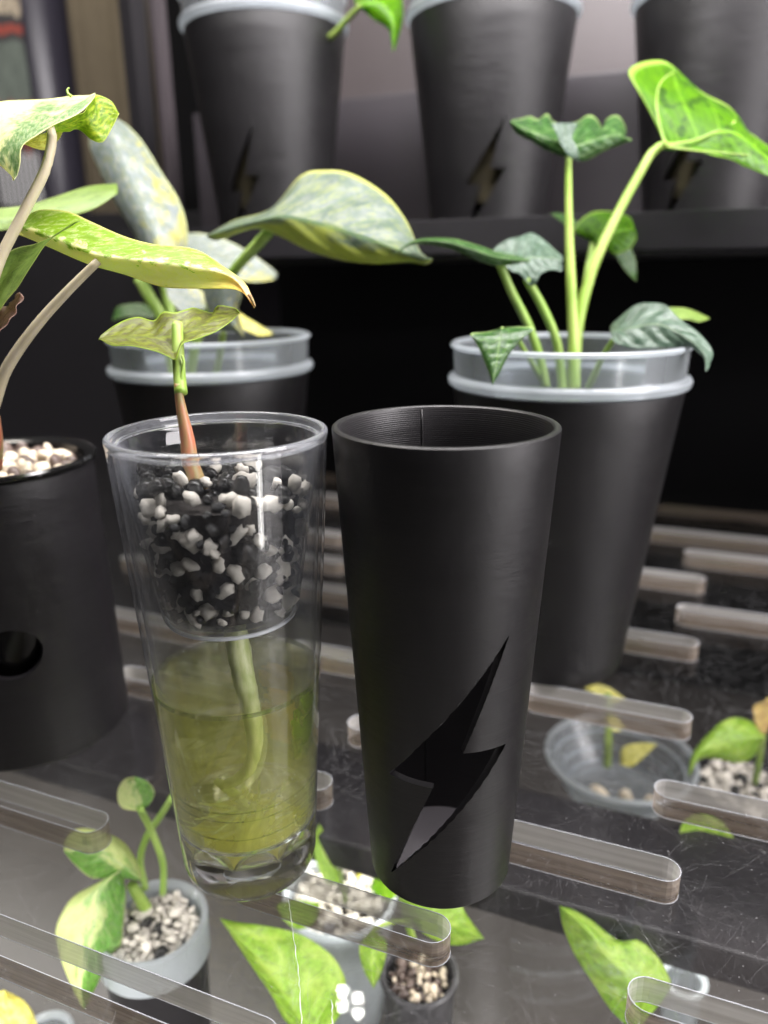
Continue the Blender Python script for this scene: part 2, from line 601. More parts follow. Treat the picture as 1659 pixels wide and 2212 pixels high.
def slot_wall_mat():
    """milled edge of the sheet: pale from the open side, browner when seen through the plastic"""
    m, nt, N, L, out = newmat('milled_acrylic_edge')
    tp = N.new('ShaderNodeBsdfTransparent')
    df = N.new('ShaderNodeBsdfDiffuse')
    tl = N.new('ShaderNodeBsdfTranslucent')
    oc = coords(nt)
    geo = N.new('ShaderNodeNewGeometry')
    n = tex_noise(nt, mapping(nt, oc, (7, 7, 330)), 1.0, 4, 0.65)
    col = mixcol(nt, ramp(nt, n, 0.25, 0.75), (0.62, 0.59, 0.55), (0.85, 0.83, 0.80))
    colb = mixcol(nt, ramp(nt, n, 0.25, 0.75), (0.20, 0.145, 0.105), (0.50, 0.40, 0.32))  # brown reflection of the surroundings painted into the inner side
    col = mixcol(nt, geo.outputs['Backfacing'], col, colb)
    L.new(col, df.inputs[0]); L.new(col, tl.inputs[0])
    m1 = N.new('ShaderNodeMixShader'); m1.inputs[0].default_value = 0.45
    L.new(df.outputs[0], m1.inputs[1]); L.new(tl.outputs[0], m1.inputs[2])
    gl = N.new('ShaderNodeBsdfGlossy'); gl.inputs['Roughness'].default_value = 0.18
    m2 = N.new('ShaderNodeMixShader')
    L.new(math_node(nt, 'ADD', math_node(nt, 'MULTIPLY', n, 0.4), 0.50, True), m2.inputs[0])
    L.new(tp.outputs[0], m2.inputs[1]); L.new(m1.outputs[0], m2.inputs[2])
    m3 = N.new('ShaderNodeMixShader')
    m3.inputs[0].default_value = 0.10
    L.new(m2.outputs[0], m3.inputs[1]); L.new(gl.outputs[0], m3.inputs[2])
    L.new(m3.outputs[0], out.inputs[0])
    return m


def stone_mat(name, c1, c2, scale=500, rough=0.55, bump=0.5, wet=0.0):
    m, nt, N, L, out = newmat(name)
    oc = coords(nt)
    oi = N.new('ShaderNodeObjectInfo')
    n = tex_noise(nt, oc, scale, 5, 0.65)
    col = mixcol(nt, ramp(nt, n, 0.3, 0.72), c1, c2)
    hs = N.new('ShaderNodeHueSaturation')
    L.new(math_node(nt, 'ADD', math_node(nt, 'MULTIPLY', oi.outputs['Random'], 0.5), 0.75), hs.inputs['Value'])
    L.new(col, hs.inputs['Color'])
    b = principled(nt, Base_Color=hs.outputs[0], Roughness=rough, Coat_Weight=wet, Coat_Roughness=0.12)
    bp = N.new('ShaderNodeBump')
    bp.inputs['Strength'].default_value = bump
    bp.inputs['Distance'].default_value = 0.0004
    L.new(tex_noise(nt, oc, scale * 1.8, 5, 0.7), bp.inputs['Height'])
    L.new(bp.outputs[0], b.inputs['Normal'])
    L.new(b.outputs[0], out.inputs[0])
    return m


M = {}
M['print'] = printed_black('printed_black_plastic')
M['print_in'] = printed_black('printed_black_plastic_coarse', pitch=0.0009, strength=0.9, base=(0.07, 0.064, 0.07))  # paler base paints in the light that reaches the cup floor
M['print_lines'] = printed_black('printed_black_plastic_lines', pitch=0.0007, strength=0.6, base=(0.014, 0.013, 0.014), rough=0.36)
M['print_side'] = printed_black('printed_black_plastic_ribbed', pitch=0.0008, strength=0.8, base=(0.012, 0.011, 0.0125), rough=0.38)
M['matte_black'] = simple('black_painted_board', (0.012, 0.011, 0.013), 0.42, 0.5, 0.15, 300, 0.2)
M['gloss_black'] = simple('glossy_black_plastic', (0.008, 0.008, 0.008), 0.12, 0.5)
M['frost'] = frosted_mat('milky_plastic')
M['frost_rim'] = frosted_mat('milky_plastic_rim', 0.52)
M['frost_mark'] = simple('milky_plastic_mark', (0.9, 0.92, 0.95), 0.25)
M['acrylic'] = acrylic_mat()
M['slot'] = slot_wall_mat()
M['clear'] = thin_clear('clear_plastic')
M['clear_base'] = clear_mat('clear_plastic_base', 1.49, (0.99, 0.99, 0.99), 0.0, 0.12)
M['clear_rim'] = glassy_rim('clear_plastic_rim', 0.10)
M['clear_ring'] = glassy_rim('clear_plastic_edge', 0.55)
M['white_stone'] = stone_mat('perlite_white', (0.50, 0.46, 0.40), (0.74, 0.70, 0.64), 420, 0.6, 0.7)
M['black_stone'] = stone_mat('wet_black_lava', (0.004, 0.0035, 0.004), (0.018, 0.016, 0.017), 380, 0.22, 1.2, 0.35)
M['cream_stone'] = stone_mat('cream_pebble', (0.55, 0.44, 0.30), (0.78, 0.70, 0.58), 260, 0.4, 0.25, 0.2)
M['dark_stone'] = stone_mat('dark_pebble', (0.05, 0.035, 0.03), (0.16, 0.11, 0.09), 260, 0.4, 0.3, 0.2)
M['soil'] = simple('dark_soil', (0.012, 0.009, 0.008), 0.8, 0.3, 0.8, 700, 0.4, 500)
M['floor'] = simple('grey_shelf_paint', (0.046, 0.042, 0.040), 0.45, 0.4, 0.2, 60, 0.35, 9)

# ------------------------------------------------------------------ the setting
A = R(-22)                                                           # the shelf is turned 22 degrees to the view
CA, SA = math.cos(A), math.sin(A)


def UV(u, v, z=0.0):
    return Vector((u * CA - v * SA, u * SA + v * CA, z))


SHELF_T = 0.010
SLOT_W = 0.0062


def build_shelf():
    rows = [(0.089, [(-0.13, -0.05)]), (0.1365, [(-0.230, -0.090)]),
            (0.1905, [(-0.340, -0.1975), (-0.1370, -0.0555), (0.0005, 0.083), (0.14, 0.222)]),
            (0.2453, [(-0.345, -0.265), (-0.206, -0.1250), (-0.066, 0.0141), (0.075, 0.155)]),
            (0.2930, [(-0.417, -0.336), (-0.277, -0.196), (-0.138, -0.056), (0.0025, 0.084), (0.142, 0.222)]),
            (0.3530, [(-0.342, -0.262), (-0.203, -0.123), (-0.064, 0.0165), (0.078, 0.158)]),
            (0.4370, [(-0.395, -0.315), (-0.255, -0.175), (-0.062, 0.0190), (0.08, 0.16)]),
            (0.4860, [(-0.325, -0.229), (-0.17, -0.09), (0.0055, 0.088), (0.145, 0.225)]),
            (0.5418, [(-0.335, -0.255), (-0.195, -0.115), (-0.058, 0.0228), (0.082, 0.164)]),
            (0.5950, [(-0.41, -0.33), (-0.27, -0.19), (-0.13, -0.05), (0.0075, 0.09), (0.15, 0.23)]),
            (0.6430, [(-0.34, -0.26), (-0.2, -0.12), (-0.03, 0.15), (0.2, 0.28)])]
    cu = bpy.data.curves.new('shelf', 'CURVE')
    cu.dimensions, cu.fill_mode, cu.extrude = '2D', 'BOTH', SHELF_T / 2

    slots = []

    def spline(pts):
        s = cu.splines.new('POLY')
        s.points.add(len(pts) - 1)
        for q, (x, y) in zip(s.points, pts):
            q.co = (x, y, 0, 1)
        s.use_cyclic_u = True

    spline([(-0.75, 0.02), (0.62, 0.02), (0.62, 0.72), (-0.75, 0.72)])
    for v, segs in rows:
        for a, b in segs:
            pts = []
            r = SLOT_W
            for k in range(11):
                t = -math.pi / 2 + math.pi * k / 10
                pts.append((b - r + r * math.cos(t), v + r * math.sin(t)))
            for k in range(11):
                t = math.pi / 2 + math.pi * k / 10
                pts.append((a + r + r * math.cos(t), v + r * math.sin(t)))
            spline(pts)
            slots.append(pts)
    tmp = bpy.data.objects.new('tmp', cu)
    COL.objects.link(tmp)
    bpy.context.view_layer.update()
    dg = bpy.context.evaluated_depsgraph_get()
    me = bpy.data.meshes.new_from_object(tmp.evaluated_get(dg))
    bpy.data.objects.remove(tmp)
    bm = bmesh.new()
    bm.from_mesh(me)
    bmesh.ops.remove_doubles(bm, verts=bm.verts, dist=1e-6)
    bmesh.ops.recalc_face_normals(bm, faces=bm.faces)
    for fc in bm.faces:
        fc.material_index = 0 if abs(fc.normal.z) > 0.7 else 1
        fc.smooth = False
    me.materials.clear()
    me.materials.append(M['acrylic'])
    me.materials.append(M['slot'])
    bm.to_mesh(me)
    bm.free()
    me.name = 'shelf'
    o = link('shelf', me, None, None, (0, 0, -SHELF_T / 2), smooth=False)
    o.rotation_euler = (0, 0, A)
    tag(o, 'clear scratched acrylic shelf with rounded ventilation slots', 'shelf', kind='structure')
    edge = glassy_rim('slot_edge_plastic', 0.45)
    for pts in slots:
        bm = bmesh.new()
        cx = sum(q[0] for q in pts) / len(pts); cyy = sum(q[1] for q in pts) / len(pts)
        for zc, sg in ((SHELF_T / 2, 1), (-SHELF_T / 2, -1)):
            rings = []
            n = len(pts)
            for i in range(n):
                x, y = pts[i]
                tx, ty = pts[(i + 1) % n][0] - pts[i - 1][0], pts[(i + 1) % n][1] - pts[i - 1][1]
                ll = math.hypot(tx, ty) or 1
                nx, ny = ty / ll, -tx / ll
                rings.append([bm.verts.new((x + nx * a_ - cx, y + ny * a_ - cyy, zc + b_)) for a_, b_ in ((0.00018, 0.00004 * sg), (0, 0.00014 * sg), (-0.00014, 0.00004 * sg), (-0.0001, -0.00022 * sg))])
            for i in range(n):
                p_, q_ = rings[i], rings[(i + 1) % n]
                for k in range(4):
                    bm.faces.new((p_[k], q_[k], q_[(k + 1) % 4], p_[(k + 1) % 4]))
        bmesh.ops.recalc_face_normals(bm, faces=bm.faces)
        rm = bpy.data.meshes.new('slot_edge'); bm.to_mesh(rm); bm.free()
        link('slot_edge', rm, edge, o, (cx, cyy, 0))
    return o


sh = build_shelf()


def deep_scratch(pix):
    pts = []
    for a_, b_ in zip(pix, pix[1:]):
        for k in range(7):
            t = k / 7
            g_ = G(a_[0] + (b_[0] - a_[0]) * t + random.uniform(-1.6, 1.6), a_[1] + (b_[1] - a_[1]) * t, 0.00012)
            pts.append(g_)
    me = tube_mesh('deep_scratch', pts, [random.uniform(0.00003, 0.00015) for _ in pts], len(pts) * 2, 5)
    o = link('deep_scratch', me, simple('white_scratch', (0.8, 0.8, 0.8), 0.5))
    o.parent = sh
    o.matrix_parent_inverse = (Matrix.Translation(sh.location) @ Matrix.Rotation(A, 4, 'Z')).inverted()


deep_scratch([(623, 1941), (631, 1993), (639, 2057), (647, 2125), (652, 2212), (656, 2260)])
deep_scratch([(716, 2160), (718, 2190), (720, 2250)])


def box_mesh(name, sx, sy, sz, bev=0.0):
    bm = bmesh.new()
    bmesh.ops.create_cube(bm, size=1)
    bmesh.ops.scale(bm, vec=(sx, sy, sz), verts=bm.verts)
    if bev:
        bmesh.ops.bevel(bm, geom=bm.edges[:], offset=bev, segments=2, affect='EDGES', profile=0.7)
    me = bpy.data.meshes.new(name)
    bm.to_mesh(me)
    bm.free()
    return me


def box(name, loc, size, mat, parent=None, rz=0, bev=0.0, kind=None):
    o = link(name, box_mesh(name, *size, bev), mat, parent, loc, smooth=False)
    o.rotation_euler = (0, 0, rz)
    if kind: o['kind'] = kind
    return o


# black lamp housing hung right under the acrylic, lamp in its underside
def vof(p):
    return -p.x * SA + p.y * CA


LZ = -0.075
v_near, v_far = vof(G(787, 1833, LZ)), vof(G(1132, 1703, LZ))
v_mid, v_wid = (v_near + v_far) / 2, v_far - v_near
lamp_c = UV(-0.05, v_mid, 0)
o = empty('lamp_housing', (lamp_c.x, lamp_c.y, LZ - 0.018), 'long black lamp housing under the clear shelf', 'lamp', rz=A)
link('housing', box_mesh('housing', 1.3, v_wid, 0.018, 0.002), M['matte_black'], o, (0, 0, 0.009), smooth=False)
link('diffuser', box_mesh('diffuser', 1.2, v_wid - 0.014, 0.004, 0.001), M['frost_rim'], o, (0, 0, -0.0022), smooth=False)
la = area('shelf_lamp', UV(-0.05, v_mid, LZ - 0.0232), UV(-0.05, v_mid, -0.3), 1.1, v_wid - 0.02, 1.6, (1, 0.98, 0.92))
la.rotation_euler = (0, 0, A)
area('lower_fill_front', UV(-0.08, 0.045, -0.03), UV(-0.075, 0.075, -0.25), 1.0, 0.05, 3.6, (1, 0.98, 0.93))  # added unseen light that brightens the plants below the shelf

LOW = -0.215
box('floor', UV(-0.05, 0.38, LOW - 0.01), (1.5, 0.9, 0.02), M['floor'], rz=A, kind='structure')
_d = P(376, 400, 1) - Vector((0, 0, CAMH))
_q = Vector((0, 0, CAMH)) + _d * (0.80 / (-_d.x * SA + _d.y * CA))
_u0 = _q.x * CA + _q.y * SA
box('wall_back', UV(_u0 + 0.65, 0.80, 0.15), (1.3, 0.03, 1.5), simple('unlit_back_black', (0.004, 0.004, 0.0045), 0.9, 0.1), rz=A, kind='structure')  # shade under the raised shelf painted as a near-black wall colour

# ------------------------------------------------------------------ cups and pots
BOLT = []                       # lightning outline in (arc length, height), filled from the cup below


def cone_hit(px, py, cx, cyy, r0, r1, h):
    """where the sight line of a pixel meets a cone (centre cx,cyy; radii r0 base, r1 top)"""
    o = Vector((0, 0, CAMH))
    d = P(px, py, 1) - o
    lo, hi, t = 0.10, 0.40, 0.10
    while t < 0.6:
        q = o + d * t
        rr = r0 + (r1 - r0) * q.z / h
        if math.hypot(q.x - cx, q.y - cyy) <= rr:
            return q
        t += 0.0002
    return q


def bolt_cut(me, bolt, az, r_at, name):
    """cut a lightning-shaped opening through the wall at azimuth az; bolt = [(s,z)]"""
    pts = []
    for (s0, z0), (s1, z1) in zip(bolt, bolt[1:] + bolt[:1]):
        for k in range(14):
            t = k / 14
            pts.append((s0 + (s1 - s0) * t, z0 + (z1 - z0) * t))
    bm = bmesh.new()
    inn, outv = [], []
    for s, z in pts:
        r = r_at(z)
        th = az + s / r
        inn.append(bm.verts.new(((r - 0.012) * math.cos(th), (r - 0.012) * math.sin(th), z)))
        outv.append(bm.verts.new(((r + 0.008) * math.cos(th), (r + 0.008) * math.sin(th), z)))
    n = len(pts)
    for i in range(n):
        j = (i + 1) % n
        bm.faces.new((inn[i], inn[j], outv[j], outv[i]))
    f1 = bm.faces.new(inn[::-1])
    f2 = bm.faces.new(outv)
    bmesh.ops.triangulate(bm, faces=[f1, f2])
    bmesh.ops.recalc_face_normals(bm, faces=bm.faces)
    cm = bpy.data.meshes.new('cutter')
    bm.to_mesh(cm)
    bm.free()
    a = bpy.data.objects.new('a', me)
    c = bpy.data.objects.new('c', cm)
    COL.objects.link(a); COL.objects.link(c)
    md = a.modifiers.new('cut', 'BOOLEAN')
    md.operation, md.object, md.solver = 'DIFFERENCE', c, 'EXACT'
    bpy.context.view_layer.update()
    res = bpy.data.meshes.new_from_object(a.evaluated_get(bpy.context.evaluated_depsgraph_get()))
    bpy.data.objects.remove(a); bpy.data.objects.remove(c)
    res.name = name
    for p in res.polygons: p.use_smooth = True
    try:
        res.set_sharp_from_angle(angle=R(30))
    except Exception:
        pass
    return res


def wall_profile(r0, r1, h, t, floor_z, steps=20, lip=0.0011):
    """hollow tapered tube, open at the bottom down to floor_z where the floor part sits"""
    p = []
    for k in range(steps + 1):
        z = 0.0009 + (h - 0.0009 - lip) * k / steps
        p.append((r0 + (r1 - r0) * z / h, z))
    ro, ri = r1, r1 - t
    for k in range(1, 6):
        a = math.pi * k / 6
        p.append(((ro + ri) / 2 + (t / 2) * math.cos(a), h - lip + lip * math.sin(a)))
    for k in range(steps + 1):
        z = h - lip - (h - lip - 0.0) * k / steps
        p.append((r0 + (r1 - r0) * z / h - t, z))
    p.append((r0 - 0.0007, 0.0))
    return p


# --- the black cup with the lightning opening
CUP = (0.0192, 0.2318)
CH, CR0, CR1, CT = 0.1625, 0.0252, 0.0350, 0.0026
outline = [(1099.7, 1371.6), (841, 1672), (936, 1702), (845.5, 1883), (1092, 1606), (1000, 1627)]
camaz = math.atan2(-CUP[1], -CUP[0])
for (a, b) in outline:
    q = cone_hit(a, b, CUP[0], CUP[1], CR0, CR1, CH)
    th = math.atan2(q.y - CUP[1], q.x - CUP[0]) - camaz
    th = (th + math.pi) % (2 * math.pi) - math.pi
    BOLT.append((th * (CR0 + (CR1 - CR0) * q.z / CH), q.z))
cup = empty('cup', (CUP[0], CUP[1], 0), 'tapered matte black printed cup with a large lightning bolt opening, standing empty in front', 'cup')
me = lathe_mesh('wall', wall_profile(CR0, CR1, CH, CT, 0.004), 128)
me = bolt_cut(me, BOLT, camaz, lambda z: CR0 + (CR1 - CR0) * z / CH, 'wall')
me.materials.clear()
me.materials.append(M['print']); me.materials.append(M['print_lines'])
for p_ in me.polygons:
    c_ = p_.center; n_ = p_.normal
    p_.material_index = 1 if (c_.x * n_.x + c_.y * n_.y) / max(1e-6, math.hypot(c_.x, c_.y)) < -0.6 and abs(n_.z) < 0.5 else 0
link('wall', me, None, cup, smooth=False)
link('floor', lathe_mesh('floor', [(0, 0.0006), (CR0 - CT + 0.0005, 0.0006), (CR0 - CT + 0.0012, 0.004), (0, 0.0042)], 96, close=False), M['print_in'], cup)
# the vertical print seam on the inside of the far wall
sz = [Vector(((CR0 + (CR1 - CR0) * z / CH - CT) * math.cos(R(100)), (CR0 + (CR1 - CR0) * z / CH - CT) * math.sin(R(100)), z)) for z in (0.01, 0.06, 0.11, 0.1612)]
link('seam', tube_mesh('seam', sz, [0.00035], 30, 6), M['print'], cup)


# --- large printed pots
PH, PR0, PR1, PT = 0.1515, 0.0382, 0.0570, 0.003


def big_pot(loc, label, rz, bolt=True, group=None, liner_label=None):
    e = empty('planter_pot', loc, label, 'pot', group, rz)
    me = lathe_mesh('wall', wall_profile(PR0, PR1, PH, PT, 0.004, 14), 128)
    if bolt:
        k = 0.78
        zb = [(s * k * 0.86, z * k + 0.004) for s, z in BOLT]
        me = bolt_cut(me, zb, 0.0, lambda z: PR0 + (PR1 - PR0) * z / PH, 'wall')
    link('wall', me, M['print'], e, smooth=False)
    link('floor', lathe_mesh('floor', [(0, 0.0006), (PR0 - PT + 0.0005, 0.0006), (PR0 - PT + 0.0012, 0.004), (0, 0.0042)], 64, close=False), M['print'], e)
    return e


def liner(loc, label, group=None, low=0.03, body=True):
    """milky inner pot: body inside the printed pot, flange on its rim, neck and rolled lip above"""
    e = empty('inner_pot', loc, label, 'inner pot', group)
    t = 0.0009
    z = PH + 0.0008
    prof = [(0, low), (0.0345, low), (0.0357, low + 0.002), (0.0528, z - 0.0018), (0.0530, z)]
    inner = [(0.0530 - t, z + 0.0007), (0.0348, low + 0.003), (0, low + 0.001)]
    if body:
        link('body', lathe_mesh('body', prof + inner, 96, close=False), M['frost'], e)
    fl = [(0.0532, z), (0.0590, z), (0.0597, z + 0.0009), (0.0599, z + 0.0030), (0.0592, z + 0.0042), (0.0572, z + 0.0044), (0.0568, z + 0.0052),
          (0.0560, z + 0.0052), (0.0555, z + 0.0035), (0.0532, z + 0.002)]
    link('flange', lathe_mesh('flange', fl, 96), M['frost_rim'], e)
    if body:
        bm = bmesh.new()
        rnd = random.Random(3)
        for th0, cnt in ((-104, 9), (-92, 11), (-66, 6)):
            for q_ in range(cnt):
                th = R(th0 + q_ * 1.0)
                mt = Matrix.Translation((0.0583 * math.cos(th), 0.0583 * math.sin(th), z + 0.0045)) @ Matrix.Rotation(th, 4, 'Z')
                bmesh.ops.create_cube(bm, size=1, matrix=mt @ Matrix.Diagonal((0.0013, rnd.uniform(0.00025, 0.0007), 0.0005, 1)))
        em = bpy.data.meshes.new('embossed_mark'); bm.to_mesh(em); bm.free()
        link('embossed_mark', em, M['frost_mark'], e, smooth=False)
    nk = [(0.0567, z + 0.0054), (0.0574, z + 0.0178), (0.0565, z + 0.0178), (0.0558, z + 0.0054)]
    link('neck', lathe_mesh('neck', nk, 96), M['frost'], e)
    lp = [(0.0563, z + 0.0180), (0.0580, z + 0.0180), (0.0588, z + 0.0188), (0.0588, z + 0.0197), (0.0580, z + 0.0205), (0.0569, z + 0.0205), (0.0563, z + 0.0198)]
    link('lip', lathe_mesh('lip', lp, 96), M['frost_rim'], e)
    return e


RB = (0.0932, 0.389)                      # right back pot
LB = (-0.1010, 0.460)                     # left back pot
big_pot((RB[0], RB[1], 0), 'tall matte black printed pot at the right, behind the front cup', R(60), False, 'pots on the clear shelf')
liner((RB[0], RB[1], 0), 'milky inner pot holding the dark green arrow-leaved plant at the right')
big_pot((LB[0], LB[1], 0), 'matte black printed pot half hidden behind the clear cup', R(60), False, 'pots on the clear shelf')
liner((LB[0], LB[1], 0), 'milky inner pot behind the clear cup with silvery leaved plant')

# --- raised shelf at the back with three pots
def onv(px, py, v):
    """where the sight line of a pixel meets the upright plane v (parallel to the shelf's slots)"""
    d = P(px, py, 1) - Vector((0, 0, CAMH))
    nrm = Vector((-SA, CA, 0))
    return Vector((0, 0, CAMH)) + d * (v / d.dot(nrm))


def vof(p):
    return -p.x * SA + p.y * CA


lipv = vof(G(896, 476.7, 0.2385))
DECK = 0.2185
riser = empty('raised_shelf', UV(-0.02, lipv, 0.2175), 'black raised shelf with a front lip carrying three pots', 'shelf', rz=A)
link('lip', box_mesh('lip', 0.86, 0.004, 0.0212, 0.0006), M['matte_black'], riser, (0.03, 0.002, 0.0106), smooth=False)
link('deck', box_mesh('deck', 0.855, 0.17, 0.004, 0.0005), M['matte_black'], riser, (0.03, 0.09, -0.0012), smooth=False)
for sx in (-0.36, 0.42):
    link('leg', box_mesh('leg', 0.012, 0.15, 0.2135, 0.001), M['matte_black'], riser, (sx, 0.09, -0.1103), smooth=False)

bx0, bx1 = onv(829, 205, lipv + 0.185), onv(1355, 148.5, lipv + 0.185)
btop = (bx0.z + bx1.z) / 2
M['board'] = simple('dark_mauve_board', (0.036, 0.031, 0.036), 0.45, 0.5, 0.1, 90, 0.2, 8)
step = empty('back_step', UV(0.06, lipv + 0.185, DECK), 'dark board with a straight top edge behind the three pots', 'board', rz=A)
link('board', box_mesh('board', 1.06, 0.012, btop - DECK, 0.0015), M['board'], step, (0, 0.006, (btop - DECK) / 2), smooth=False)
M['mauve'] = simple('satin_grey_panel', (0.066, 0.055, 0.056), 0.38, 0.5, 0.1, 90, 0.25, 6)
link('panel', box_mesh('panel', 1.06, 0.01, 0.55, 0.001), M['mauve'], step, (0, 0.05, 0.275), smooth=False)

UPG = 'pots on the raised shelf'
upper = [((-0.0805, 0.622, DECK), 'left black pot of the raised shelf, its milky rim holding yellowish substrate', -100, -13),
         ((0.0785, 0.600, DECK), 'middle black pot of the raised shelf with its whole lightning bolt showing', -100, -2),
         ((0.2260, 0.570, DECK), 'right black pot of the raised shelf, behind the large bright green leaf', -112, -24)]
for (loc, lab, az, d) in upper:
    big_pot(loc, lab, R(az + d), True, UPG)
liner(upper[0][0], 'milky inner pot of the left pot on the raised shelf', 'inner pots on the raised shelf', body=False)
liner(upper[1][0], 'milky inner pot of the middle pot on the raised shelf', 'inner pots on the raised shelf', body=False)
liner(upper[2][0], 'milky inner pot of the right pot on the raised shelf', 'inner pots on the raised shelf', body=False)

for (loc, lab, az, d), w_ in zip(upper, ('left', 'middle', 'right')):
    e = empty('potting_mix', (loc[0], loc[1], DECK), 'dark brownish potting mix inside the %s pot of the raised shelf' % w_, 'potting mix', 'potting mix in the raised pots')
    link('mix', lathe_mesh('mix', [(0, 0.033), (0.0335, 0.033), (0.0505, PH - 0.004), (0, PH - 0.002)], 48, close=False), simple('moss_' + w_, (0.028, 0.023, 0.011), 0.9, 0.3, 1.0, 260, 0.9, 150), e)

# --- what shows of the room at the left
post = empty('cabinet_post', P(356, 700, 0.74), 'dark upright cabinet post left of the raised shelf', 'post', rz=A)
link('post', box_mesh('post', 0.013, 0.02, 1.0, 0.001), M['matte_black'], post, (-0.003, 0, 0.1), smooth=False)
M['plum'] = simple('dark_plum_metal', (0.06, 0.05, 0.055), 0.35, 0.5)
link('edge_strip', box_mesh('edge_strip', 0.009, 0.012, 1.0, 0.001), M['plum'], post, (0.0095, 0.02, 0.1), smooth=False)


def curtain():
    bm = bmesh.new()
    y0 = 1.15
    a, b = P(120, 300, y0 / 0.954), P(340, 300, y0 / 0.954)
    cols, rowsn = 60, 12
    g = []
    for i in range(cols + 1):
        t = i / cols
        col = []
        for j in range(rowsn + 1):
            z = -0.15 + 0.95 * j / rowsn
            x = a.x + (b.x - a.x) * t
            yy = a.y + 0.004 * math.sin(t * 14 + 0.3 * math.sin(j)) + 0.002 * math.sin(t * 33)
            col.append(bm.verts.new((x, yy, z)))
        g.append(col)
    for i in range(cols):
        for j in range(rowsn):
            bm.faces.new((g[i][j], g[i + 1][j], g[i + 1][j + 1], g[i][j + 1]))
    me = bpy.data.meshes.new('curtain')
    bm.to_mesh(me); bm.free()
    m = simple('beige_cloth', (0.19, 0.16, 0.115), 0.85, 0.2, 0.4, 900, 0.15, 40)
    o = link('curtain', me, m)
    md = o.modifiers.new('thickness', 'SOLIDIFY'); md.thickness = 0.0015
    tag(o, 'blurred beige hanging cloth at the upper left behind the plants', 'curtain')


curtain()
box('wall_room', (-0.7, 1.6, 0.3), (2.4, 0.03, 2.0), simple('dark_room_wall', (0.03, 0.026, 0.032), 0.6), kind='structure')
# dark board below, behind the plants at the left
q = P(150, 700, 0.86)
o = box('dark_board', (q.x - 0.05, q.y, 0.02), (0.50, 0.012, 0.50), M['matte_black'], rz=R(-4), bev=0.001)
tag(o, 'plain black board low at the left, behind the plants', 'board')
# dark drum
q = P(88, 200, 0.98)
me = lathe_mesh('drum', [(0, -0.3), (0.036, -0.3), (0.038, -0.29), (0.042, 0.20), (0.040, 0.215), (0.034, 0.22), (0, 0.222)], 48, close=False)
o = link('canister', me, simple('dark_satin_canister', (0.035, 0.032, 0.045), 0.33, 0.5), None, (q.x, q.y + 0.01, q.z - 0.05))
tag(o, 'blurred dark rounded canister left of the beige cloth, upper left', 'canister')


def banner():
    m, nt, N, L, out = newmat('printed_cloth')
    uv = coords(nt, 'UV')
    sep = N.new('ShaderNodeSeparateXYZ'); L.new(uv, sep.inputs[0])
    u, v = sep.outputs[0], sep.outputs[1]
    wob = math_node(nt, 'ADD', v, math_node(nt, 'MULTIPLY', math_node(nt, 'SUBTRACT', tex_noise(nt, uv, 6, 3), 0.5), 0.06))

    def band(lo, hi):
        return math_node(nt, 'MULTIPLY', ramp(nt, wob, lo, lo + 0.01), ramp(nt, wob, hi, hi - 0.01))
    ink = ramp(nt, tex_noise(nt, mapping(nt, uv, (2, 5, 1)), 5, 4, 0.6), 0.5, 0.56)
    col = mixcol(nt, 0.0, (0.03, 0.03, 0.032), (0, 0, 0))
    col = mixcol(nt, band(0.86, 1.2), col, mixcol(nt, math_node(nt, 'MULTIPLY', ink, 0.9), (0.45, 0.38, 0.28), (0.02, 0.02, 0.02)))
    col = mixcol(nt, band(0.78, 0.83), col, (0.25, 0.045, 0.03))
    col = mixcol(nt, band(0.44, 0.76), col, mixcol(nt, tex_noise(nt, uv, 9, 5), (0.03, 0.04, 0.035), (0.17, 0.20, 0.17)))
    strokes = math_node(nt, 'MULTIPLY', band(0.22, 0.5), ramp(nt, tex_noise(nt, mapping(nt, uv, (6, 2.2, 1), (0, 0, 0.5)), 1.6, 2), 0.52, 0.58))
    col = mixcol(nt, strokes, col, (0.33, 0.06, 0.03))
    st = math_node(nt, 'MULTIPLY', band(0.0, 0.26), ramp(nt, math_node(nt, 'SINE', math_node(nt, 'MULTIPLY', u, 55)), -0.2, 0.3))
    col = mixcol(nt, st, col, (0.55, 0.55, 0.56))
    b = principled(nt, Base_Color=col, Roughness=0.7)
    L.new(b.outputs[0], out.inputs[0])
    a, b2 = P(-40, 0, 0.93), P(62, 420, 0.93)
    wx, hz = abs(b2.x - a.x), abs(b2.z - a.z) + 0.02
    me = box_mesh('banner', wx, 0.003, hz)
    uvl = me.uv_layers.new(name='UVMap')
    for lp in me.loops:
        c = me.vertices[lp.vertex_index].co
        uvl.data[lp.index].uv = (c.x / wx + 0.5, c.z / hz + 0.5)
    o = link('printed_banner', me, m, None, ((a.x + b2.x) / 2, (a.y + b2.y) / 2 + 0.012, (a.z + b2.z) / 2), smooth=False)
    tag(o, 'blurred printed cloth panel with red, green and white patches at the left edge', 'banner')


banner()

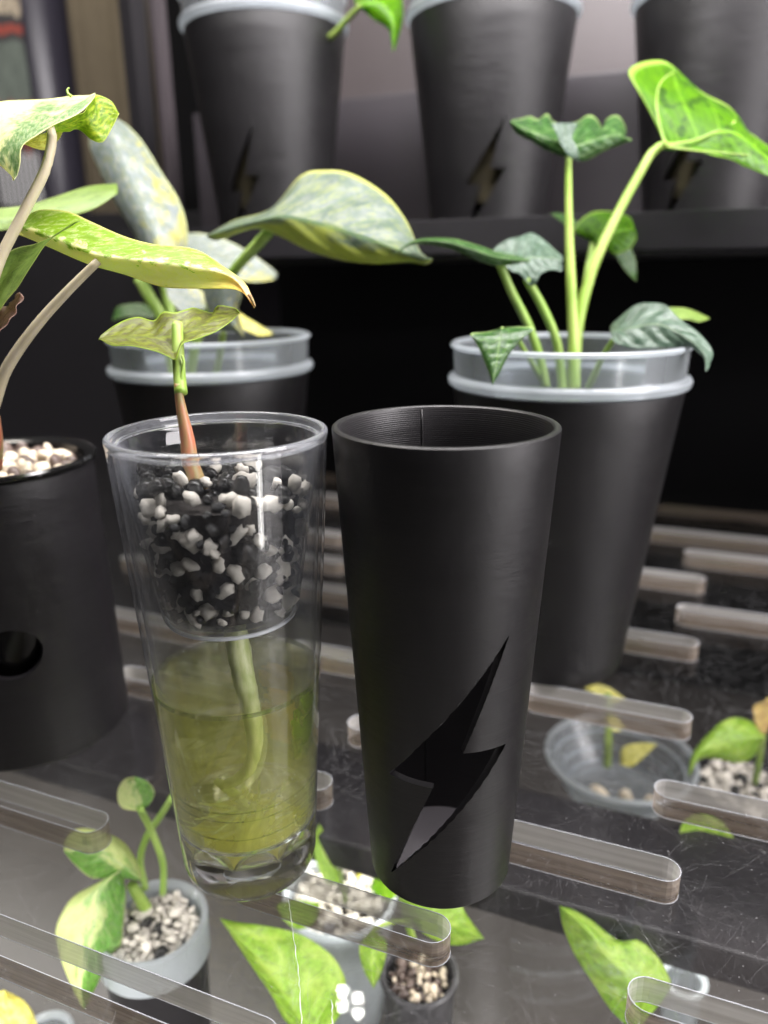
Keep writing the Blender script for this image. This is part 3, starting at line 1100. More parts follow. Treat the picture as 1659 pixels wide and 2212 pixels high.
# ------------------------------------------------------------------ stones
def stone_variants(n, kind):
    out = []
    for k in range(n):
        bm = bmesh.new()
        bmesh.ops.create_icosphere(bm, subdivisions=2, radius=1.0)
        sx, sy, sz = (random.uniform(0.75, 1.2), random.uniform(0.7, 1.0), random.uniform(0.55, 0.85))
        off = Vector((random.uniform(0, 50), random.uniform(0, 50), random.uniform(0, 50)))
        for v in bm.verts:
            p = v.co.copy()
            if kind == 'rough':
                d = 1 + 0.55 * mnoise.noise(p * 1.3 + off) + 0.30 * mnoise.noise(p * 3.0 + off)
            elif kind == 'lump':
                d = 1 + 0.20 * mnoise.noise(p * 1.6 + off) + 0.10 * mnoise.noise(p * 4.0 + off)
            else:
                d = 1 + 0.14 * mnoise.noise(p * 1.1 + off)
            v.co = Vector((p.x * sx, p.y * sy, p.z * sz)) * d
        me = bpy.data.meshes.new('stone_' + kind)
        bm.to_mesh(me); bm.free()
        for p in me.polygons: p.use_smooth = True
        out.append(me)
    return out


SV = {}
for key, kind, mat in (('white', 'rough', 'white_stone'), ('black', 'lump', 'black_stone'), ('cream', 'smooth', 'cream_stone'), ('dark', 'smooth', 'dark_stone')):
    SV[key] = stone_variants(9, kind)
    for me in SV[key]: me.materials.append(M[mat])


def put_stone(parent, key, pos, size, name='stone'):
    o = bpy.data.objects.new(name, random.choice(SV[key]))
    COL.objects.link(o)
    o.parent = parent
    o.location = pos
    o.scale = (size * random.uniform(0.8, 1.2), size * random.uniform(0.75, 1.15), size * random.uniform(0.8, 1.1))
    o.rotation_euler = (random.uniform(0, 6.3), random.uniform(0, 6.3), random.uniform(0, 6.3))
    return o


def pack(n, sampler, sizes, keys, parent, tries=4000, tight=0.78):
    placed = []
    t = 0
    while len(placed) < n and t < tries:
        t += 1
        key = random.choices([k for k, _ in keys], [wt for _, wt in keys])[0]
        s = random.uniform(*sizes)
        p = sampler(s)
        if p is None: continue
        if all((p - q).length > (s + r) * tight for q, r in placed):
            placed.append((p, s))
            put_stone(parent, key, p, s)
    return placed


# ------------------------------------------------------------------ the clear cup, water, insert
GL = (-0.0510, 0.2330)
GH, GR0, GR1, GT = 0.1610, 0.0238, 0.0338, 0.0019
NSC = 9


def rin(z):
    return GR0 + (GR1 - GR0) * z / GH - GT


def scal(th):
    x = 2 * (((th / (2 * math.pi)) * NSC + 0.35) % 1.0) - 1
    return math.sqrt(max(0.0, 1 - x * x))


def flo(rho, dz=0.0):
    k = max(0.0, min(1.0, (rho - 0.66) / 0.34)); k = k * k * (3 - 2 * k)
    return lambda th: 0.0120 + 0.0098 * scal(th) * k + dz


gc = empty('clear_cup', (GL[0], GL[1], 0), 'tapered clear plastic cup half filled with green water, heavy scalloped base', 'cup')
BZ = 0.0222
prof = [(0, 0.0012), (GR0 * 0.6, 0.0010), (GR0 - 0.0045, 0.0), (GR0 - 0.0018, 0.0004), (GR0 - 0.0004, 0.0022), (GR0 + 0.0004, 0.0055)]
for k in range(1, 5):
    z = 0.0055 + (BZ - 0.0055) * k / 4
    prof.append((GR0 + (GR1 - GR0) * z / GH, z))
prof.append((rin(BZ), BZ))
for rho in (1.0, 0.97, 0.92, 0.86, 0.8, 0.72, 0.62, 0.5, 0.3, 0.12):
    prof.append((rin(0.018) * rho, flo(rho)))
prof.append((0, 0.0125))
link('base', lathe_mesh('base', prof, 162, close=False, sharp=60), M['clear_base'], gc, smooth=False)
zz = [BZ + (GH - 0.003 - BZ) * k / 14 for k in range(15)]
outer = [(GR0 + (GR1 - GR0) * z / GH, z) for z in zz]
inner = [(rin(z), z) for z in zz]
link('wall', lathe_mesh('wall', outer + inner[::-1], 128, close=False), M['clear'], gc, smooth=False)
rp = [(GR0 + (GR1 - GR0) * (GH - 0.003) / GH, GH - 0.003), (GR1 + 0.0001, GH - 0.0012)]
for k in range(1, 6):
    a = math.pi * k / 6
    rp.append((GR1 - GT / 2 + GT / 2 * math.cos(a) * 1.15, GH - 0.0012 + 0.0012 * math.sin(a)))
rp += [(rin(GH) - 0.0001, GH - 0.0012), (rin(GH - 0.003), GH - 0.003)]
link('rim', lathe_mesh('rim', rp, 128), M['clear_rim'], gc)


WATER_REFR = 0.35


def water_mat():
    m, nt, N, L, out = newmat('algae_water')
    t = N.new('ShaderNodeBsdfTransparent')
    gl = N.new('ShaderNodeBsdfGlossy'); gl.inputs['Roughness'].default_value = 0.03
    lw = N.new('ShaderNodeLayerWeight'); lw.inputs[0].default_value = 0.5
    mx = N.new('ShaderNodeMixShader')
    L.new(math_node(nt, 'ADD', math_node(nt, 'MULTIPLY', math_node(nt, 'POWER', lw.outputs['Facing'], 5.0), 0.6), 0.02, True), mx.inputs[0])
    L.new(t.outputs[0], mx.inputs[1]); L.new(gl.outputs[0], mx.inputs[2])
    rf = N.new('ShaderNodeBsdfGlass'); rf.inputs['IOR'].default_value = 1.33
    m9 = N.new('ShaderNodeMixShader'); m9.inputs[0].default_value = WATER_REFR
    L.new(mx.outputs[0], m9.inputs[1]); L.new(rf.outputs[0], m9.inputs[2])
    L.new(m9.outputs[0], out.inputs['Surface'])
    va = N.new('ShaderNodeVolumeAbsorption')
    va.inputs[0].default_value = (0.93, 0.97, 0.05, 1)
    va.inputs[1].default_value = 5
    vsn = N.new('ShaderNodeVolumeScatter')
    vsn.inputs[0].default_value = (0.985, 0.99, 0.42, 1)
    vsn.inputs[1].default_value = 4.5
    ad = N.new('ShaderNodeAddShader')
    L.new(va.outputs[0], ad.inputs[0]); L.new(vsn.outputs[0], ad.inputs[1])
    L.new(ad.outputs[0], out.inputs['Volume'])
    return m


WL = 0.0765


def rw(z):
    return rin(z) + GT - 0.0003


prof = [(0, 0.0122)] + [(rin(0.018) * rho, flo(rho, -0.0003)) for rho in (0.12, 0.3, 0.5, 0.62, 0.72, 0.8, 0.86, 0.92, 0.97)]
prof += [(rin(0.018) + 0.0002, flo(1.0, -0.0003))]
for k in range(0, 12):
    z = 0.0225 + (WL + 0.0010 - 0.0225) * k / 11
    prof.append((rw(z), z))
prof += [(rw(WL) - 0.0006, WL + 0.0005), (rw(WL) - 0.0018, WL + 0.0001), (rw(WL) - 0.003, WL), (0.015, WL), (0, WL)]
o = link('water', lathe_mesh('water', prof, 162, close=False, sharp=60), water_mat(), None, (GL[0], GL[1], 0), smooth=False)
tag(o, 'murky yellow-green water in the lower half of the clear cup', 'water')
water_ob = o
bub = bpy.data.meshes.new('bubble')
bm = bmesh.new(); bmesh.ops.create_icosphere(bm, subdivisions=2, radius=1.0); bm.to_mesh(bub); bm.free()
bub.materials.append(M['clear_ring'])
for p_ in bub.polygons: p_.use_smooth = True
rb = random.Random(5)
for k in range(26):
    th = rb.uniform(-2.7, -0.4); z = rb.choice([0.031, 0.034, 0.038, 0.044]) + rb.uniform(-0.003, 0.003)
    rr_ = rin(z) - 0.0012 - rb.random() ** 2 * 0.012
    b_ = bpy.data.objects.new('bubble', bub); COL.objects.link(b_); b_.parent = water_ob
    b_.location = (rr_ * math.cos(th), rr_ * math.sin(th), z)
    b_.scale = [rb.uniform(0.00022, 0.0006)] * 3


def algae_mat(name, lo, hi, amt, col, base=0.0, tint=(1, 1, 1), tmix=0.5, fade=None):
    m, nt, N, L, out = newmat(name)
    oc = coords(nt)
    n = tex_noise(nt, mapping(nt, oc, (1, 1, 0.6)), 55, 5, 0.6, 0.8)
    sep = N.new('ShaderNodeSeparateXYZ'); L.new(oc, sep.inputs[0])
    fac = math_node(nt, 'ADD', math_node(nt, 'MULTIPLY', ramp(nt, n, lo, hi), amt), base, True)
    if fade:
        fac = math_node(nt, 'MULTIPLY', fac, math_node(nt, 'ADD', math_node(nt, 'MULTIPLY', ramp(nt, sep.outputs[2], fade[1], fade[0]), 0.75), 0.25))
    tp = N.new('ShaderNodeBsdfTransparent')
    tp.inputs[0].default_value = rgba(tint)
    df = N.new('ShaderNodeBsdfDiffuse'); df.inputs[0].default_value = rgba(col)
    tl = N.new('ShaderNodeBsdfTranslucent'); tl.inputs[0].default_value = rgba(tuple(min(1, x * 1.6) for x in col))
    a = N.new('ShaderNodeMixShader'); a.inputs[0].default_value = tmix
    L.new(df.outputs[0], a.inputs[1]); L.new(tl.outputs[0], a.inputs[2])
    b = N.new('ShaderNodeMixShader')
    L.new(fac, b.inputs[0]); L.new(tp.outputs[0], b.inputs[1]); L.new(a.outputs[0], b.inputs[2])
    L.new(b.outputs[0], out.inputs[0])
    return m


alg = empty('algae', (GL[0], GL[1], 0), 'green algae film and ring clinging inside the clear cup at the water', 'algae')
me = lathe_mesh('film', [(rw(z) - 0.0004, z) for z in (0.0235, 0.034, 0.045, 0.056, 0.067, 0.0755)], 96, close=False)
link('film', me, algae_mat('algae_film', 0.46, 0.78, 0.40, (0.80, 0.84, 0.15), 0.30, (0.985, 0.99, 0.80), 0.4, (0.024, 0.066)), alg)
# amber patch on the far wall: a golden glint of light painted in colour
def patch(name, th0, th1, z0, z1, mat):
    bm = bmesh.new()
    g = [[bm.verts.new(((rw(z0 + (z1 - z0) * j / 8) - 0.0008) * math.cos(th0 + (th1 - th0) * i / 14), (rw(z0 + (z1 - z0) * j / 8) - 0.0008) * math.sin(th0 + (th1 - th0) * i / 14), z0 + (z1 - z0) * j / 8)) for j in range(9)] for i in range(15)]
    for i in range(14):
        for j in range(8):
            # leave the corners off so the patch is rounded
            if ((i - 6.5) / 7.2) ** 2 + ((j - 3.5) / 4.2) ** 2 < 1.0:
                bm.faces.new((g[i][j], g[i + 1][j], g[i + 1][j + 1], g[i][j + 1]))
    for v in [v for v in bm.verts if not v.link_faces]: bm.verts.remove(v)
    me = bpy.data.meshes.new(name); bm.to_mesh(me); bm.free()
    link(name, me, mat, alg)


for zr_, hh_ in ((0.0395, 0.0004), (0.0360, 0.0003), (0.0285, 0.0004)):
    link('ring', lathe_mesh('ring', [(rw(zr_) - 0.0004, zr_ - hh_), (rw(zr_) - 0.0007, zr_), (rw(zr_) - 0.0004, zr_ + hh_)], 96), algae_mat('algae_line', 0.3, 0.7, 0.7, (0.30, 0.36, 0.06)), alg)
patch('amber_glint', R(48), R(84), 0.034, 0.056, algae_mat('amber_glint', 0.30, 0.62, 0.85, (0.80, 0.45, 0.04)))
patch('algae_clump', R(-42), R(-8), WL - 0.026, WL - 0.001, algae_mat('algae_clump', 0.34, 0.60, 0.9, (0.16, 0.26, 0.015)))
bm = bmesh.new()
rg_ = []
for t in (0.02, 0.25, 0.5, 0.72, 0.88, 1.0):
    rg_.append([bm.verts.new((t * (rin(0.0148) - 0.0003) * (1 - 0.27 * scal(2 * math.pi * i / 162) * t * t) * math.cos(2 * math.pi * i / 162),
                              t * (rin(0.0148) - 0.0003) * (1 - 0.27 * scal(2 * math.pi * i / 162) * t * t) * math.sin(2 * math.pi * i / 162), 0.0152 - 0.0006 * t)) for i in range(162)])
for a_, b_ in zip(rg_, rg_[1:]):
    for i in range(162):
        bm.faces.new((a_[i], a_[(i + 1) % 162], b_[(i + 1) % 162], b_[i]))
sm = bpy.data.meshes.new('sediment'); bm.to_mesh(sm); bm.free()
link('sediment', sm, algae_mat('algae_sediment', 0.1, 0.5, 0.9, (0.78, 0.74, 0.14)), alg)
me = lathe_mesh('ring', [(rw(WL) - 0.0003, WL - 0.0008), (rw(WL) - 0.0006, WL - 0.0003), (rw(WL) - 0.0005, WL + 0.0005), (rw(WL) - 0.0003, WL + 0.0008)], 96, close=True)
link('ring', me, algae_mat('algae_ring', 0.35, 0.75, 0.85, (0.20, 0.28, 0.03)), alg)

# insert
IZ0, IZ1, IR0, IR1 = 0.1005, 0.1572, 0.0224, 0.0313
ti = 0.0010
prof = [(0.0042, IZ0), (IR0 - 0.0012, IZ0), (IR0 - 0.0002, IZ0 + 0.0006), (IR0, IZ0 + 0.0016)]
for k in range(1, 10):
    prof.append((IR0 + (IR1 - IR0) * k / 9, IZ0 + 0.0016 + (IZ1 - IZ0 - 0.0016) * k / 9))
prof.append((IR1 - ti / 2, IZ1 + 0.0004))
for k in range(0, 10):
    prof.append((IR1 - ti - (IR1 - IR0) * k / 9, IZ1 - (IZ1 - IZ0 - 0.0022) * k / 9))
prof += [(IR0 - ti - 0.001, IZ0 + 0.0012), (0.0042, IZ0 + 0.0011)]
ic = empty('insert_cup', (GL[0], GL[1], 0), 'small clear tapered insert full of black and white stones inside the clear cup', 'insert cup')
link('wall', lathe_mesh('wall', prof, 128, close=True, sharp=50), M['clear'], ic, smooth=False)
link('base_ring', lathe_mesh('base_ring', [(IR0 - 0.0016 + 0.0007 * math.cos(k * math.pi / 4), IZ0 - 0.0006 + 0.0007 * math.sin(k * math.pi / 4)) for k in range(8)], 96), M['clear_ring'], ic)
link('rim', lathe_mesh('rim', [(IR1 - 0.0006 + 0.0007 * math.cos(k * math.pi / 4), IZ1 + 0.0009 + 0.0006 * math.sin(k * math.pi / 4)) for k in range(8)], 96), M['clear_rim'], ic)

sub = empty('substrate', (GL[0], GL[1], 0), 'wet black lava and white perlite stones filling the insert of the clear cup', 'stones')


def ir(z):
    return IR0 + (IR1 - IR0) * (z - IZ0) / (IZ1 - IZ0) - ti


TOP = 0.1430


def samp_wall(s):
    z = IZ0 + 0.0022 + s * 0.5 + (TOP - IZ0 - 0.0022 - s * 0.5) * random.random() ** 1.25
    r = ir(z) - s * 0.82 - random.uniform(0, 0.0012)
    th = random.uniform(-math.pi, math.pi)
    # the near half matters most
    if math.sin(th) > 0.35 and random.random() < 0.6: th = -th
    return Vector((r * math.cos(th), r * math.sin(th), z))


def samp_top(s):
    r = (ir(TOP) - s) * math.sqrt(random.random()); th = random.uniform(0, 2 * math.pi)
    return Vector((r * math.cos(th), r * math.sin(th), TOP + random.uniform(-0.002, 0.003) + (0.0025 if math.cos(th) < -0.2 else 0)))


first = pack(84, samp_wall, (0.0019, 0.0046), [('white', 0.88), ('black', 0.12)], sub, 8000, 0.72)
pack(135, samp_wall, (0.0014, 0.0028), [('white', 0.12), ('black', 0.88)], sub, 9000, 0.50)
pack(70, samp_top, (0.0022, 0.0044), [('white', 0.28), ('black', 0.72)], sub, 5000, 0.62)
link('soil', lathe_mesh('soil', [(0, IZ0 + 0.0022), (IR0 - 0.0046, IZ0 + 0.0022), (ir(TOP) - 0.0036, TOP - 0.002), (0, TOP)], 48, close=False), M['soil'], sub)

# ------------------------------------------------------------------ plants: materials
M['lf_varieg'] = leaf_mat('leaf_variegated', (0.28, 0.44, 0.02), (0.88, 0.84, 0.56), 0.46, 0.08, (0.6, 0.62, 0.3), (0.66, 0.66, 0.25), 8, 4.0, (6, 1.6), 0.12, transl=0.5, dark=(0.24, 0.40, 0.02), su=0.15, sv=0.95, tip=(0.72, (0.70, 0.55, 0.34)))
M['lf_cream'] = leaf_mat('leaf_cream_green', (0.15, 0.28, 0.09), (0.82, 0.80, 0.48), 0.50, 0.08, (0.6, 0.62, 0.3), (0.7, 0.7, 0.4), 6, 1.6, (2.2, 1.2), 0.1, transl=0.4, dark=(0.30, 0.40, 0.22), su=0.0, sv=0.35)
M['lf_under'] = leaf_mat('leaf_lime_under', (0.22, 0.38, 0.015), (0.50, 0.56, 0.06), 0.52, 0.10, (0.55, 0.6, 0.12), (0.6, 0.66, 0.2), 6, 6.0, (2, 2), 0.2, transl=0.6)
M['lf_yellow'] = leaf_mat('leaf_pale_yellow', (0.62, 0.60, 0.18), (0.76, 0.73, 0.34), 0.5, 0.1, (0.6, 0.6, 0.2), None, 5, 3, (2, 2), 0.2, transl=0.5)
M['lf_plain'] = leaf_mat('leaf_plain_green', (0.17, 0.27, 0.05), (0.24, 0.34, 0.08), 0.5, 0.15, (0.30, 0.38, 0.1), (0.4, 0.46, 0.16), 6, 2, (2, 2), 0.3, transl=0.45)
M['lf_silver'] = leaf_mat('leaf_silver', (0.12, 0.16, 0.15), (0.36, 0.34, 0.08), 0.63, 0.06, (0.08, 0.13, 0.09), (0.50, 0.54, 0.30), 7, 4.2, (2.5, 1.6), 0.6, silver=0.1, transl=0.25, dark=(0.23, 0.255, 0.26), su=0.25, sv=0.30)
M['lf_silver2'] = leaf_mat('leaf_silver_yellow_edge', (0.13, 0.185, 0.14), (0.46, 0.50, 0.12), 0.58, 0.09, (0.10, 0.20, 0.06), (0.56, 0.58, 0.20), 6, 2.0, (2.2, 1.4), 0.6, silver=0.1, transl=0.5, dark=(0.21, 0.25, 0.22), mid=0.08, sv=0.85)
M['lf_olive'] = leaf_mat('leaf_olive_under', (0.17, 0.19, 0.04), (0.26, 0.30, 0.03), 0.55, 0.08, (0.20, 0.33, 0.03), (0.34, 0.46, 0.06), 8, 3.5, (3, 3), 0.25, transl=0.45, dark=(0.12, 0.11, 0.04))
M['lf_bright'] = leaf_mat('leaf_backlit_green', (0.14, 0.33, 0.003), (0.035, 0.11, 0.008), 0.56, 0.035, (0.36, 0.62, 0.05), (0.50, 0.66, 0.16), 7, 3.4, (2.4, 2.6), 0.7, transl=0.6, dark=(0.10, 0.27, 0.006))
M['lf_dark'] = leaf_mat('leaf_dark_green', (0.032, 0.10, 0.020), (0.11, 0.21, 0.06), 0.58, 0.06, (0.24, 0.38, 0.12), (0.36, 0.50, 0.18), 7, 3.0, (2.4, 2.4), 0.5, transl=0.3, rough=0.26, bump=1.2)
M['lf_glossy'] = leaf_mat('leaf_grey_green_gloss', (0.05, 0.095, 0.06), (0.10, 0.15, 0.11), 0.5, 0.1, (0.20, 0.30, 0.14), None, 7, 3.0, (2.4, 2.4), 0.4, silver=0.15, transl=0.2, rough=0.22, bump=1.6)
M['lf_lime'] = leaf_mat('leaf_lime', (0.28, 0.48, 0.04), (0.44, 0.56, 0.12), 0.54, 0.10, (0.42, 0.55, 0.12), None, 5, 2, (2, 1.5), 0.35, transl=0.4)
M['lf_twotone'] = leaf_mat('leaf_green_cream', (0.16, 0.40, 0.05), (0.60, 0.64, 0.30), 0.50, 0.10, (0.55, 0.6, 0.35), (0.55, 0.58, 0.3), 5, 2.4, (1.6, 2.2), 0.4, transl=0.35, sv=-0.6)
M['pink'] = leaf_mat('dry_pink_sheath', (0.58, 0.38, 0.33), (0.68, 0.52, 0.42), 0.5, 0.1, (0.30, 0.14, 0.10), None, 9, 4, (1, 5), 0.5, transl=0.3, rough=0.6)
M['peach'] = leaf_mat('dry_peach_leaf', (0.62, 0.42, 0.20), (0.66, 0.58, 0.20), 0.5, 0.1, (0.5, 0.3, 0.12), None, 6, 3, (2, 3), 0.3, transl=0.4, rough=0.6)
M['st_green'] = stem_mat('stem_green', (0.22, 0.36, 0.06), (0.34, 0.48, 0.12))
M['st_lime'] = stem_mat('stem_lime', (0.22, 0.35, 0.05), (0.32, 0.43, 0.10))
M['st_beige'] = stem_mat('stem_beige', (0.50, 0.44, 0.30), (0.60, 0.53, 0.38))
M['st_pink'] = stem_mat('stem_brown_pink', (0.42, 0.15, 0.085), (0.30, 0.24, 0.10), 0.12, 300)
M['root'] = stem_mat('root_pale_green', (0.52, 0.60, 0.24), (0.72, 0.76, 0.42), 0.2, 420)


def Zs(pts, Z):
    """give a list of pixels one distance, or distances running from Z[0] to Z[1]"""
    if isinstance(Z, tuple):
        n = len(pts) - 1
        return [(a, b, Z[0] + (Z[1] - Z[0]) * i / n) for i, (a, b) in enumerate(pts)]
    return [(a, b, Z) for a, b in pts]


def stem(parent, name, pts, Z, dia, mat, n=22, seg=10):
    """dia in photo pixels, (start,end)"""
    q = Zs(pts, Z)
    k = len(q) - 1
    return tube(parent, name, [(a, b, z, (dia[0] + (dia[1] - dia[0]) * i / k) / 2 / FPX * z) for i, (a, b, z) in enumerate(q)], mat, n, seg)


# --- cutting in the clear cup
pl = empty('plant_cutting', (GL[0], GL[1], TOP), 'young plant cutting rooted in the clear cup, one olive green leaf', 'plant')
leaf(pl, 'leaf', [(213, 732, .242), (247, 703, .246), (295, 686, .248), (333, 694, .247), (353, 674, .245), (381, 677, .244), (405, 670, .245), (422, 665, .247), (458, 675, .248), (470, 661, .248), (506, 670, .246), (517, 678, .243)],
     [(213, 732, .242), (247, 748, .236), (295, 749, .232), (333, 755, .230), (362, 768, .228), (380, 777, .227), (392, 743, .228), (415, 730, .230), (463, 713, .233), (499, 694, .238), (517, 678, .243)],
     [(213, 732, .242), (290, 728, .240), (345, 728, .238), (384, 722, .2365), (430, 705, .238), (475, 690, .240), (517, 678, .243)], M['lf_olive'], n=44, wav=0.0012, quilt=0.0006, K=10)
stem(pl, 'petiole', [(383, 700), (384, 740), (387, 800), (391, 850)], (.235, .229), (24, 28), M['st_lime'])
stem(pl, 'stem', [(384, 828), (388, 862), (396, 905), (405, 950), (412, 1005), (430, 1060)], (.2285, .236), (15, 46), M['st_pink'], 26, 14)
stem(pl, 'bud', [(393, 768), (397, 782), (395, 800), (392, 822)], (.2295, .229), (5, 9), M['st_lime'])


def root(name, pts, dia, seg=14, rough=0.12):
    q = [P(a, b, z) for a, b, z in pts]
    me = tube_mesh(name, q, [d / 2 / FPX * p[2] for d, p in zip(dia, pts)], 60, seg)
    for v in me.vertices:
        k = mnoise.noise(v.co * 700)
        v.co += Vector((k, mnoise.noise(v.co * 700 + Vector((9, 3, 1))), 0)) * 0.0004
    return child_world(link(name, me, M['root']), pl)


root('root', [(507, 1352, .249), (515, 1400, .2505), (528, 1470, .2515), (543, 1535, .2525), (550, 1580, .2535), (548, 1630, .256), (528, 1672, .259), (480, 1700, .262)], [48, 52, 52, 52, 52, 50, 42, 20])
ctr = Vector((GL[0], GL[1], 0.0))
for k in range(11):
    th = k * 2 * math.pi / 11 + random.uniform(-0.2, 0.2)
    ln = random.uniform(0.010, 0.019)
    q = [ctr + Vector((0.001 * math.cos(th), 0.001 * math.sin(th), 0.022)), ctr + Vector((ln * 0.5 * math.cos(th), ln * 0.5 * math.sin(th), 0.0195)),
         ctr + Vector((ln * math.cos(th + 0.25), ln * math.sin(th + 0.25), 0.0225))]
    child_world(link('root', tube_mesh('root', q, [0.0009, 0.0006, 0.0003], 14, 6), M['root']), pl)
q = [P(480, 1698, .262), ctr + Vector((-0.009, -0.002, 0.034)), ctr + Vector((-0.002, 0, 0.026)), ctr + Vector((0, 0, 0.021))]
child_world(link('root', tube_mesh('root', q, [0.0012, 0.0016, 0.0016, 0.0012], 16, 8), M['root']), pl)

# --- left front pot
LF = G(20, 1665, 0)
LP = (LF.x - 0.006, LF.y + 0.0415)
LH = 0.1285
lp = empty('planter_pot', (LP[0], LP[1], 0), 'straight black printed pot at the left edge with a round side hole', 'pot')
prof = wall_profile(0.0432, 0.0415, LH, 0.0028, 0.004, 14)
prof = [(0.0425, 0.0)] + prof[:-1] + [(0.0405, 0.0)]
me = lathe_mesh('wall', prof, 128)
hole = cone_hit(22, 1416, LP[0], LP[1], 0.0432, 0.0415, LH)
haz = math.atan2(hole.y - LP[1], hole.x - LP[0])
circ = [(0.0128 * math.cos(t * math.pi / 16), hole.z + 0.0112 * math.sin(t * math.pi / 16)) for t in range(32)]
me = bolt_cut(me, circ, haz, lambda z: 0.0424, 'wall')
link('wall', me, M['print_side'], lp, smooth=False)
link('floor', lathe_mesh('floor', [(0, 0.0006), (0.0400, 0.0006), (0.0404, 0.004), (0, 0.0042)], 64, close=False), M['print'], lp)
rim = [(0.0385, LH + 0.0003), (0.0425, LH + 0.0003), (0.0433, LH + 0.001), (0.0435, LH + 0.0022), (0.0428, LH + 0.0032), (0.0405, LH + 0.0030), (0.0378, LH + 0.0012), (0.0370, LH - 0.006), (0.0340, 0.03), (0.0338, 0.026), (0.0, 0.026), (0.0, 0.0252), (0.0346, 0.0252), (0.0350, 0.03), (0.0378, LH - 0.006)]
ln = empty('inner_pot', (LP[0], LP[1], 0), 'glossy black inner pot rim around pebbles at the left edge', 'inner pot')
link('body', lathe_mesh('body', rim, 96), M['gloss_black'], ln)
peb = empty('pebbles', (LP[0], LP[1], 0), 'cream and dark pebbles in the black pot at the left edge', 'pebbles')


def samp_lp(s):
    r = (0.0368 - s) * math.sqrt(random.random()); th = random.uniform(0, 2 * math.pi)
    return Vector((r * math.cos(th), r * math.sin(th), LH - 0.0015 + random.uniform(-0.0015, 0.0012)))


pack(95, samp_lp, (0.0032, 0.0058), [('cream', 0.55), ('dark', 0.45)], peb, 6000, 0.66)
link('soil', lathe_mesh('soil', [(0, LH - 0.02), (0.036, LH - 0.02), (0.0366, LH - 0.0035), (0, LH - 0.003)], 48, close=False), M['soil'], peb)

# --- plant in the left front pot
p1 = empty('plant', (LP[0], LP[1], LH), 'variegated cream and lime plant rising at the left edge, long leaf reaching right', 'plant')
leaf(p1, 'leaf', [(206, 203, .262), (184, 237, .255), (112, 271, .250), (51, 309, .247), (40, 350, .247), (32, 388, .249)],
     [(206, 203, .262), (140, 208, .272), (65, 217, .276), (-25, 228, .272), (-45, 300, .262), (-10, 348, .254), (32, 388, .249)],
     [(206, 203, .262), (155, 228, .260), (85, 253, .258), (25, 290, .254), (12, 340, .251), (32, 388, .249)], M['lf_cream'], wav=0.001)
leaf(p1, 'leaf_lobe', [(112, 270, .2515), (150, 254, .2545), (184, 236, .257), (205, 204, .2625), (240, 216, .266), (257, 246, .267)],
     [(115, 288, .253), (150, 284, .258), (172, 283, .263), (200, 303, .263), (222, 307, .264), (240, 280, .266), (257, 246, .267)],
     None, M['lf_under'], wav=0.0012, quilt=0.0005)
leaf(p1, 'leaf_lobe', [(130, 282, .256), (95, 288, .258), (48, 309, .257)], [(136, 284, .257), (125, 303, .262), (100, 323, .263), (75, 320, .261), (48, 309, .257)], None, M['lf_yellow'])
stem(p1, 'leaf_tip', [(154, 208), (147, 202), (145, 193), (150, 190)], .268, (7, 3), M['st_lime'], 12, 8)
stem(p1, 'petiole', [(107, 274), (112, 302), (97, 368), (55, 452), (0, 560), (-25, 640)], (.2515, .262), (21, 25), M['st_beige'])
leaf(p1, 'leaf', Zs([(54, 472), (85, 452), (143, 455), (197, 479), (272, 513), (340, 530), (418, 537), (476, 571), (530, 611), (550, 664)], (.275, .236)),
     Zs([(37, 506), (102, 533), (190, 570), (272, 594), (354, 620), (442, 623), (510, 625), (537, 642), (549, 664)], (.268, .236)),
     Zs([(42, 488), (102, 508), (170, 535), (211, 552), (306, 564), (408, 578), (500, 600), (549, 664)], (.264, .236)), M['lf_varieg'], n=40, wav=0.0012, quilt=0.0004)
stem(p1, 'leaf_tip', [(538, 636), (546, 650), (551, 662)], .236, (9, 4), M['pink'] and M['st_pink'], 8, 8)
stem(p1, 'petiole', [(214, 562), (150, 625), (90, 690), (40, 755), (8, 810), (-15, 880)], (.254, .275), (18, 27), M['st_beige'])
leaf(p1, 'leaf', Zs([(172, 477), (136, 496), (102, 523), (58, 591), (20, 642), (-25, 700)], (.250, .262)), Zs([(172, 477), (125, 503), (82, 526), (20, 543), (-25, 580)], (.250, .272)), None, M['lf_plain'], wav=0.0006)
leaf(p1, 'dry_sheath', Zs([(43, 632), (20, 655), (2, 668), (-12, 700)], (.262, .268)), Zs([(43, 634), (44, 652), (30, 682), (5, 715), (-12, 738)], (.260, .266)), None, M['pink'], wav=0.0016)
leaf(p1, 'leaf', Zs([(252, 397), (190, 403), (120, 425), (60, 443), (-15, 452)], (.36, .33)), Zs([(254, 418), (200, 452), (120, 475), (40, 492), (-15, 500)], (.35, .325)), Zs([(254, 408), (190, 425), (120, 448), (50, 466), (-15, 474)], (.352, .326)), M['lf_plain'])
stem(p1, 'stem', [(-10, 1010), (-8, 960), (-14, 900)], (.30, .285), (30, 26), M['st_pink'])

